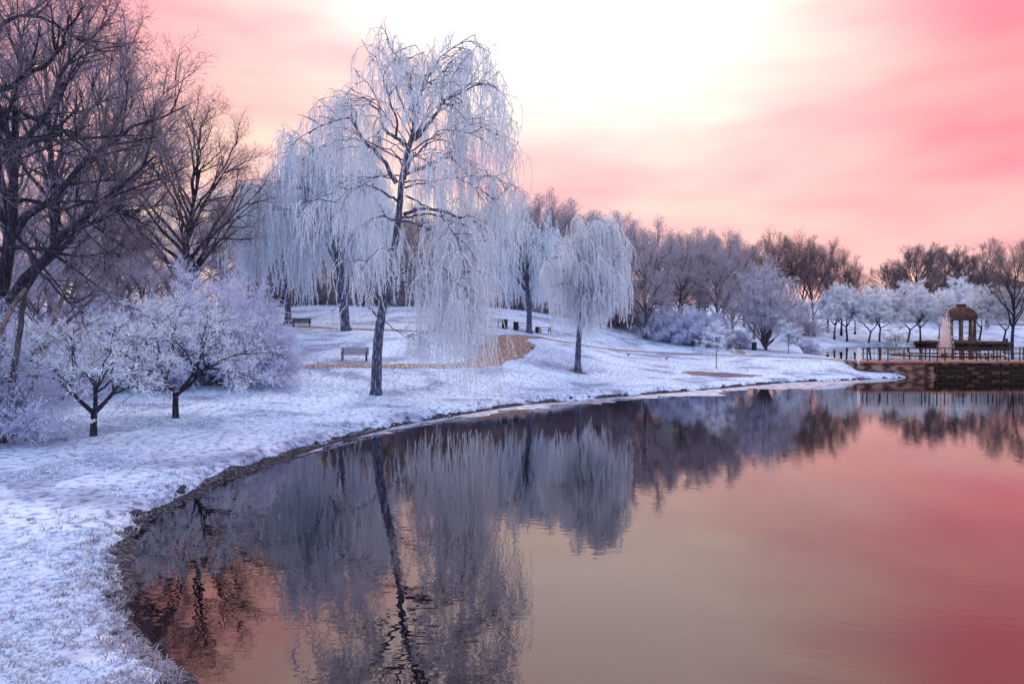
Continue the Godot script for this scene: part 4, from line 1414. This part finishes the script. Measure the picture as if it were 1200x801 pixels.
func make_rime() -> void:
	rng.seed = 500
	rime_tree("ornamental_tree", at(108, 27), 501, {"height": 4.3, "radius": 3.1, "trunk": 0.14, "fork": 0.85, "primes": 3, "limbs": 15, "low": 0.28, "wood": M.bark_dark, "spray": sprays.rime, "twig": sprays.dark, "size": 0.58, "flat": 0.25, "second": 7, "third": 3, "from": 0.5}, "small spreading rimed tree nearest the pond, trunk forked low", "tree", "small spreading trees on the lawn")
	rime_tree("ornamental_tree", at(205, 31.6), 502, {"height": 5.0, "radius": 3.7, "trunk": 0.16, "fork": 1.0, "primes": 4, "limbs": 16, "low": 0.22, "wood": M.bark_dark, "spray": sprays.rime, "twig": sprays.dark, "size": 0.62, "flat": 0.28, "second": 8, "third": 3, "from": 0.48}, "small spreading rimed tree in front of the frosted thicket, second from the pond", "tree", "small spreading trees on the lawn")
	# frosted thicket beside them
	var thicket := rime_tree("frosted_shrub", at(262, 44), 511, {"height": 5.2, "radius": 3.2, "trunk": 0.12, "fork": 0.0, "limbs": 22, "low": 0.1, "wood": M.bark_grey, "spray": sprays.rime_blue, "twig": sprays.frost_blue_twig, "size": 0.85, "flat": 0.7, "second": 8, "third": 5, "from": 0.3}, "broad frosted shrub in the middle of the thicket", "shrub", "frosted thicket behind the small trees")
	for s in [[305, 45, 0.75, "frosted shrub at the open lawn end of the thicket"], [235, 47, 1.15, "tallest frosted shrub of the thicket, below the round-crowned tree"], [285, 53, 1.05, "frosted shrub at the back of the thicket near the willows"], [170, 42, 0.85, "frosted shrub behind the two small spreading trees"], [20, 33, 0.8, "frosted shrub at the foot of the nearest dark tree"], [70, 38, 0.7, "frosted shrub below the crossed dead trunks"], [-25, 25, 0.75, "frosted shrub at the very edge of the lawn, nearest of all"], [120, 47, 0.9, "frosted shrub deep in the shade of the wood"]]:
		copy_of(thicket, at(s[0], s[1]), rng.randf() * TAU, Vector3(s[2], s[2], s[2]), s[3], "frosted thicket behind the small trees")
	# blue shrubs beyond the young willow
	var hedge := rime_tree("round_shrub", at(812, 95), 521, {"height": 4.7, "radius": 3.4, "trunk": 0.12, "fork": 0.3, "limbs": 24, "low": 0.0, "wood": M.bark_dark, "spray": sprays.rime_blue_far, "twig": sprays.frost_blue_twig, "size": 0.8, "flat": 0.8, "second": 7, "third": 5, "from": 0.35}, "largest blue frosted shrub, middle of the hedge beyond the young willow", "shrub", "blue frosted shrubs")
	for s in [[785, 96, 0.9, "blue frosted shrub at the young willow's end of the hedge"], [836, 97, 0.85, "blue frosted shrub at the path end of the hedge"], [764, 99, 0.7, "low blue frosted shrub below the slanting slim tree"], [868, 96, 0.42, "small dark shrub beside the black litter bin"], [946, 118, 0.55, "grey shrub on the edge of the upper pond"]]:
		copy_of(hedge, at(s[0], s[1]), rng.randf() * TAU, Vector3(s[2], s[2], s[2]), s[3], "blue frosted shrubs")
	# multi-stemmed lilac tree and its neighbours
	var big := rime_tree("frosted_tree", at(898, 95), 531, {"height": 10.6, "radius": 5.2, "trunk": 0.26, "fork": 0.25, "limbs": 22, "low": 0.32, "wood": M.bark_grey, "spray": sprays.lilac_far, "twig": sprays.frost_twig, "size": 1.15, "flat": 0.7, "second": 9, "third": 6, "from": 0.42}, "large lilac frosted tree with many stems beside the litter bin", "tree", "large frosted trees")
	copy_of(big, at(936, 128), 1.3, Vector3(1.0, 0.92, 1.0), "lilac frosted tree leaning over the upper pond's edge", "large frosted trees")
	rime_tree("sapling", at(840, 71), 541, {"height": 4.6, "radius": 1.7, "trunk": 0.05, "fork": 1.5, "limbs": 12, "low": 0.05, "stagger": 0.7, "wood": M.bark_grey, "spray": sprays.rime, "twig": sprays.frost_twig, "size": 0.42, "flat": 0.25, "second": 5, "third": 4, "from": 0.15}, "slender white sapling in a patch of bare soil on the bank", "tree", "white saplings")
	rime_tree("sapling", at(924, 89), 542, {"height": 3.9, "radius": 1.9, "trunk": 0.06, "fork": 0.9, "limbs": 13, "low": 0.02, "stagger": 0.5, "wood": M.bark_grey, "spray": sprays.rime, "twig": sprays.frost_twig, "size": 0.42, "flat": 0.25, "second": 6, "third": 4, "from": 0.2}, "bushy white sapling beside the path near the upper pond", "tree", "white saplings")
	# white row on the far shore
	var row := rime_tree("row_tree", at(978, 163), 551, {"height": 11.8, "radius": 4.2, "trunk": 0.24, "fork": 3.2, "primes": 3, "limbs": 16, "low": 0.25, "wood": M.bark_dark, "spray": sprays.rime_far, "twig": sprays.lilac_far, "size": 1.1, "flat": 0.7, "second": 8, "third": 6, "from": 0.45, "pull": -0.05}, "first white tree of the far shore row, nearest the lilac tree", "tree", "white trees in a row on the far shore")
	var row2 := rime_tree("row_tree", at(1018, 158), 557, {"height": 12.2, "radius": 4.4, "trunk": 0.22, "fork": 2.6, "lean": Vector3(0.16, 0, 0.05), "primes": 2, "limbs": 17, "low": 0.2, "wood": M.bark_dark, "spray": sprays.rime_far, "twig": sprays.lilac_far, "size": 1.05, "flat": 0.75, "second": 8, "third": 6, "from": 0.4, "pull": -0.06}, "third white tree of the far shore row, trunk curving", "tree", "white trees in a row on the far shore")
	for s in [[993, 160, 1.0, "second white tree of the far shore row"], [1031, 161, 0.94, "fourth white tree of the far shore row"], [1064, 160, 1.08, "fifth white tree of the far shore row, the tallest"], [1079, 162, 0.92, "sixth white tree of the far shore row"], [1101, 164, 0.9, "seventh white tree of the row, just behind the fountain"], [1148, 162, 0.98, "white tree just past the gazebo"], [1176, 158, 1.0, "white tree second past the gazebo"], [1126, 186, 1.05, "white tree up the slope behind the gazebo"], [1210, 164, 1.0, "white tree at the far end of the row, cut by the frame"]]:
		copy_of(row if int(s[0]) % 2 else row2, at(s[0], s[1]), rng.randf() * TAU, Vector3(s[2], s[2], s[2]), s[3], "white trees in a row on the far shore")
	rime_tree("bare_shrub", at(1050, 152), 561, {"height": 5.0, "radius": 2.6, "trunk": 0.09, "fork": 0.2, "limbs": 9, "low": 0.3, "wood": M.bark_grey, "spray": sprays.brown, "twig": sprays.brown, "size": 0.8, "flat": 0.8, "second": 5, "third": 3}, "thin twiggy shrub at the water before the white row", "shrub")

func make_furniture() -> void:
	# benches
	for s in [[415, 54.5, "bench_grey", "grey slatted park bench behind the tallest willow's trunk", 0.06, 2.1], [353, 80, "bench_dark", "dark park bench on the slope beside the upper path", 0.15, 2.0]]:
		var root := thing("park_bench", at(s[0], s[1]), s[3], "bench", "park benches", s[4])
		var w: float = s[5]
		var b := MB.new()
		b.box(Vector3.ZERO, Vector3(w, 0.04, 0.11))
		var slat := b.mesh(M[s[2]])
		for k in 4:
			part(root, "seat_slat", slat).position = Vector3(0, 0.45, -0.22 + k * 0.14)
		b = MB.new()
		b.box(Vector3.ZERO, Vector3(w, 0.10, 0.035))
		var bs := b.mesh(M[s[2]])
		for k in 4:
			var o := part(root, "back_slat", bs)
			o.position = Vector3(0, 0.55 + k * 0.125, -0.33 - k * 0.025)
			o.rotation.x = 0.16
		for x in [-0.42, 0.42]:
			b = MB.new()
			b.box(Vector3(0, 0.2, 0.2), Vector3(0.07, 0.48, 0.07))
			b.box(Vector3(0, 0.48, -0.36), Vector3(0.07, 1.06, 0.07), Basis(Vector3.RIGHT, -0.12))
			b.box(Vector3(0, 0.41, -0.05), Vector3(0.065, 0.05, 0.62))
			b.box(Vector3(0, 0.66, -0.05), Vector3(0.065, 0.05, 0.55))
			b.box(Vector3(0, 0.54, 0.19), Vector3(0.06, 0.22, 0.06))
			part(root, "end_frame", b.mesh(M.iron)).position = Vector3(x * w, 0, 0)
	# picnic tables
	for s in [[577, 79.5, "blue picnic table at the open end, beside the first black barrel", "table_teal", 0.1], [613, 80.5, "blue picnic table partly behind the willow trunk", "table_teal", -0.2], [638, 82, "brown picnic table nearest the young willow", "brick", 0.3]]:
		var root := thing("picnic_table", at(s[0], s[1]), s[2], "picnic table", "picnic tables on the slope", s[4])
		var b := MB.new()
		b.box(Vector3.ZERO, Vector3(1.9, 0.045, 0.17))
		var plank := b.mesh(M[s[3]])
		for k in 4:
			part(root, "table_plank", plank).position = Vector3(0, 0.76, -0.27 + k * 0.18)
		for z in [-0.72, 0.72]:
			part(root, "seat_plank", plank).position = Vector3(0, 0.46, z)
		for x in [-0.62, 0.62]:
			b = MB.new()
			for sg in [-1.0, 1.0]:
				b.box(Vector3(0, 0.37, sg * 0.36), Vector3(0.06, 0.82, 0.09), Basis(Vector3.RIGHT, -sg * 0.42))
			b.box(Vector3(0.061, 0.41, 0), Vector3(0.05, 0.09, 1.55))
			b.box(Vector3(0.061, 0.70, 0), Vector3(0.05, 0.09, 0.66))
			part(root, "leg_frame", b.mesh(M[s[3]])).position = Vector3(x, 0, 0)
	# litter barrels
	for s in [[591.5, 79, 1.0, "black litter barrel beside the blue picnic tables, first of two"], [604.5, 79.6, 0.9, "black litter barrel nearer the willow trunk, second of two"], [629.5, 81, 0.7, "small dark barrel just past the willow trunk"], [884, 93.5, 1.05, "black litter bin standing under the large lilac tree"], [1180, 158.5, 0.85, "small black bin on the far shore past the gazebo"]]:
		var root := thing("litter_barrel", at(s[0], s[1]), s[3], "litter bin", "litter bins")
		var b := MB.new()
		b.lathe(Vector3.ZERO, [Vector2(0, 0), Vector2(0.30, 0), Vector2(0.31, 0.03), Vector2(0.305, 0.30), Vector2(0.325, 0.32), Vector2(0.305, 0.34), Vector2(0.305, 0.60), Vector2(0.325, 0.62), Vector2(0.305, 0.64), Vector2(0.31, 0.88)], 20)
		part(root, "drum", b.mesh(M.barrel))
		b = MB.new()
		b.lathe(Vector3(0, 0.88, 0), [Vector2(0.335, 0), Vector2(0.335, 0.04), Vector2(0.26, 0.10), Vector2(0.12, 0.12), Vector2(0.12, 0.06), Vector2(0, 0.06)], 20)
		part(root, "lid", b.mesh(M.barrel))
		root.scale = Vector3.ONE * s[2]

func make_geese() -> void:
	# body, neck and head in one skin: a swept outline from tail to bill
	var path := smooth([Vector3(-0.42, 0.40, 0), Vector3(-0.22, 0.36, 0), Vector3(0.05, 0.34, 0), Vector3(0.24, 0.40, 0), Vector3(0.31, 0.54, 0), Vector3(0.31, 0.68, 0), Vector3(0.36, 0.75, 0), Vector3(0.44, 0.74, 0), Vector3(0.50, 0.725, 0)], 0.03)
	var key := [0.015, 0.10, 0.155, 0.10, 0.045, 0.036, 0.048, 0.028, 0.008]
	var r := PackedFloat32Array()
	for k in path.size():
		var q := float(k) / (path.size() - 1) * 8.0
		var j := mini(int(q), 7)
		r.push_back(lerpf(key[j], key[j + 1], q - j))
	for s in [[624.5, 66, 0.6, "single goose nearest the wide bend of the brown path"], [736, 76, 2.8, "goose on the snow just past the young willow"], [782, 77, 0.2, "goose on the snow between young willow and sapling"], [996, 112, 1.2, "dark duck resting at the upper pond's edge"]]:
		var b := MB.new()
		b.tube(path, r, 10, true)
		for z in [-0.05, 0.05]:
			b.tube(PackedVector3Array([Vector3(0.0, 0.26, z), Vector3(0.02, 0.12, z), Vector3(0.01, -0.02, z), Vector3(0.09, -0.005, z)]), PackedFloat32Array([0.03, 0.014, 0.014, 0.012]), 5, true)
		var o := thing("goose", at(s[0], s[1]), s[3], "bird", "birds on the snow", s[2])
		part(o, "body", b.mesh(M.goose))
		o.scale = Vector3.ONE * 0.6
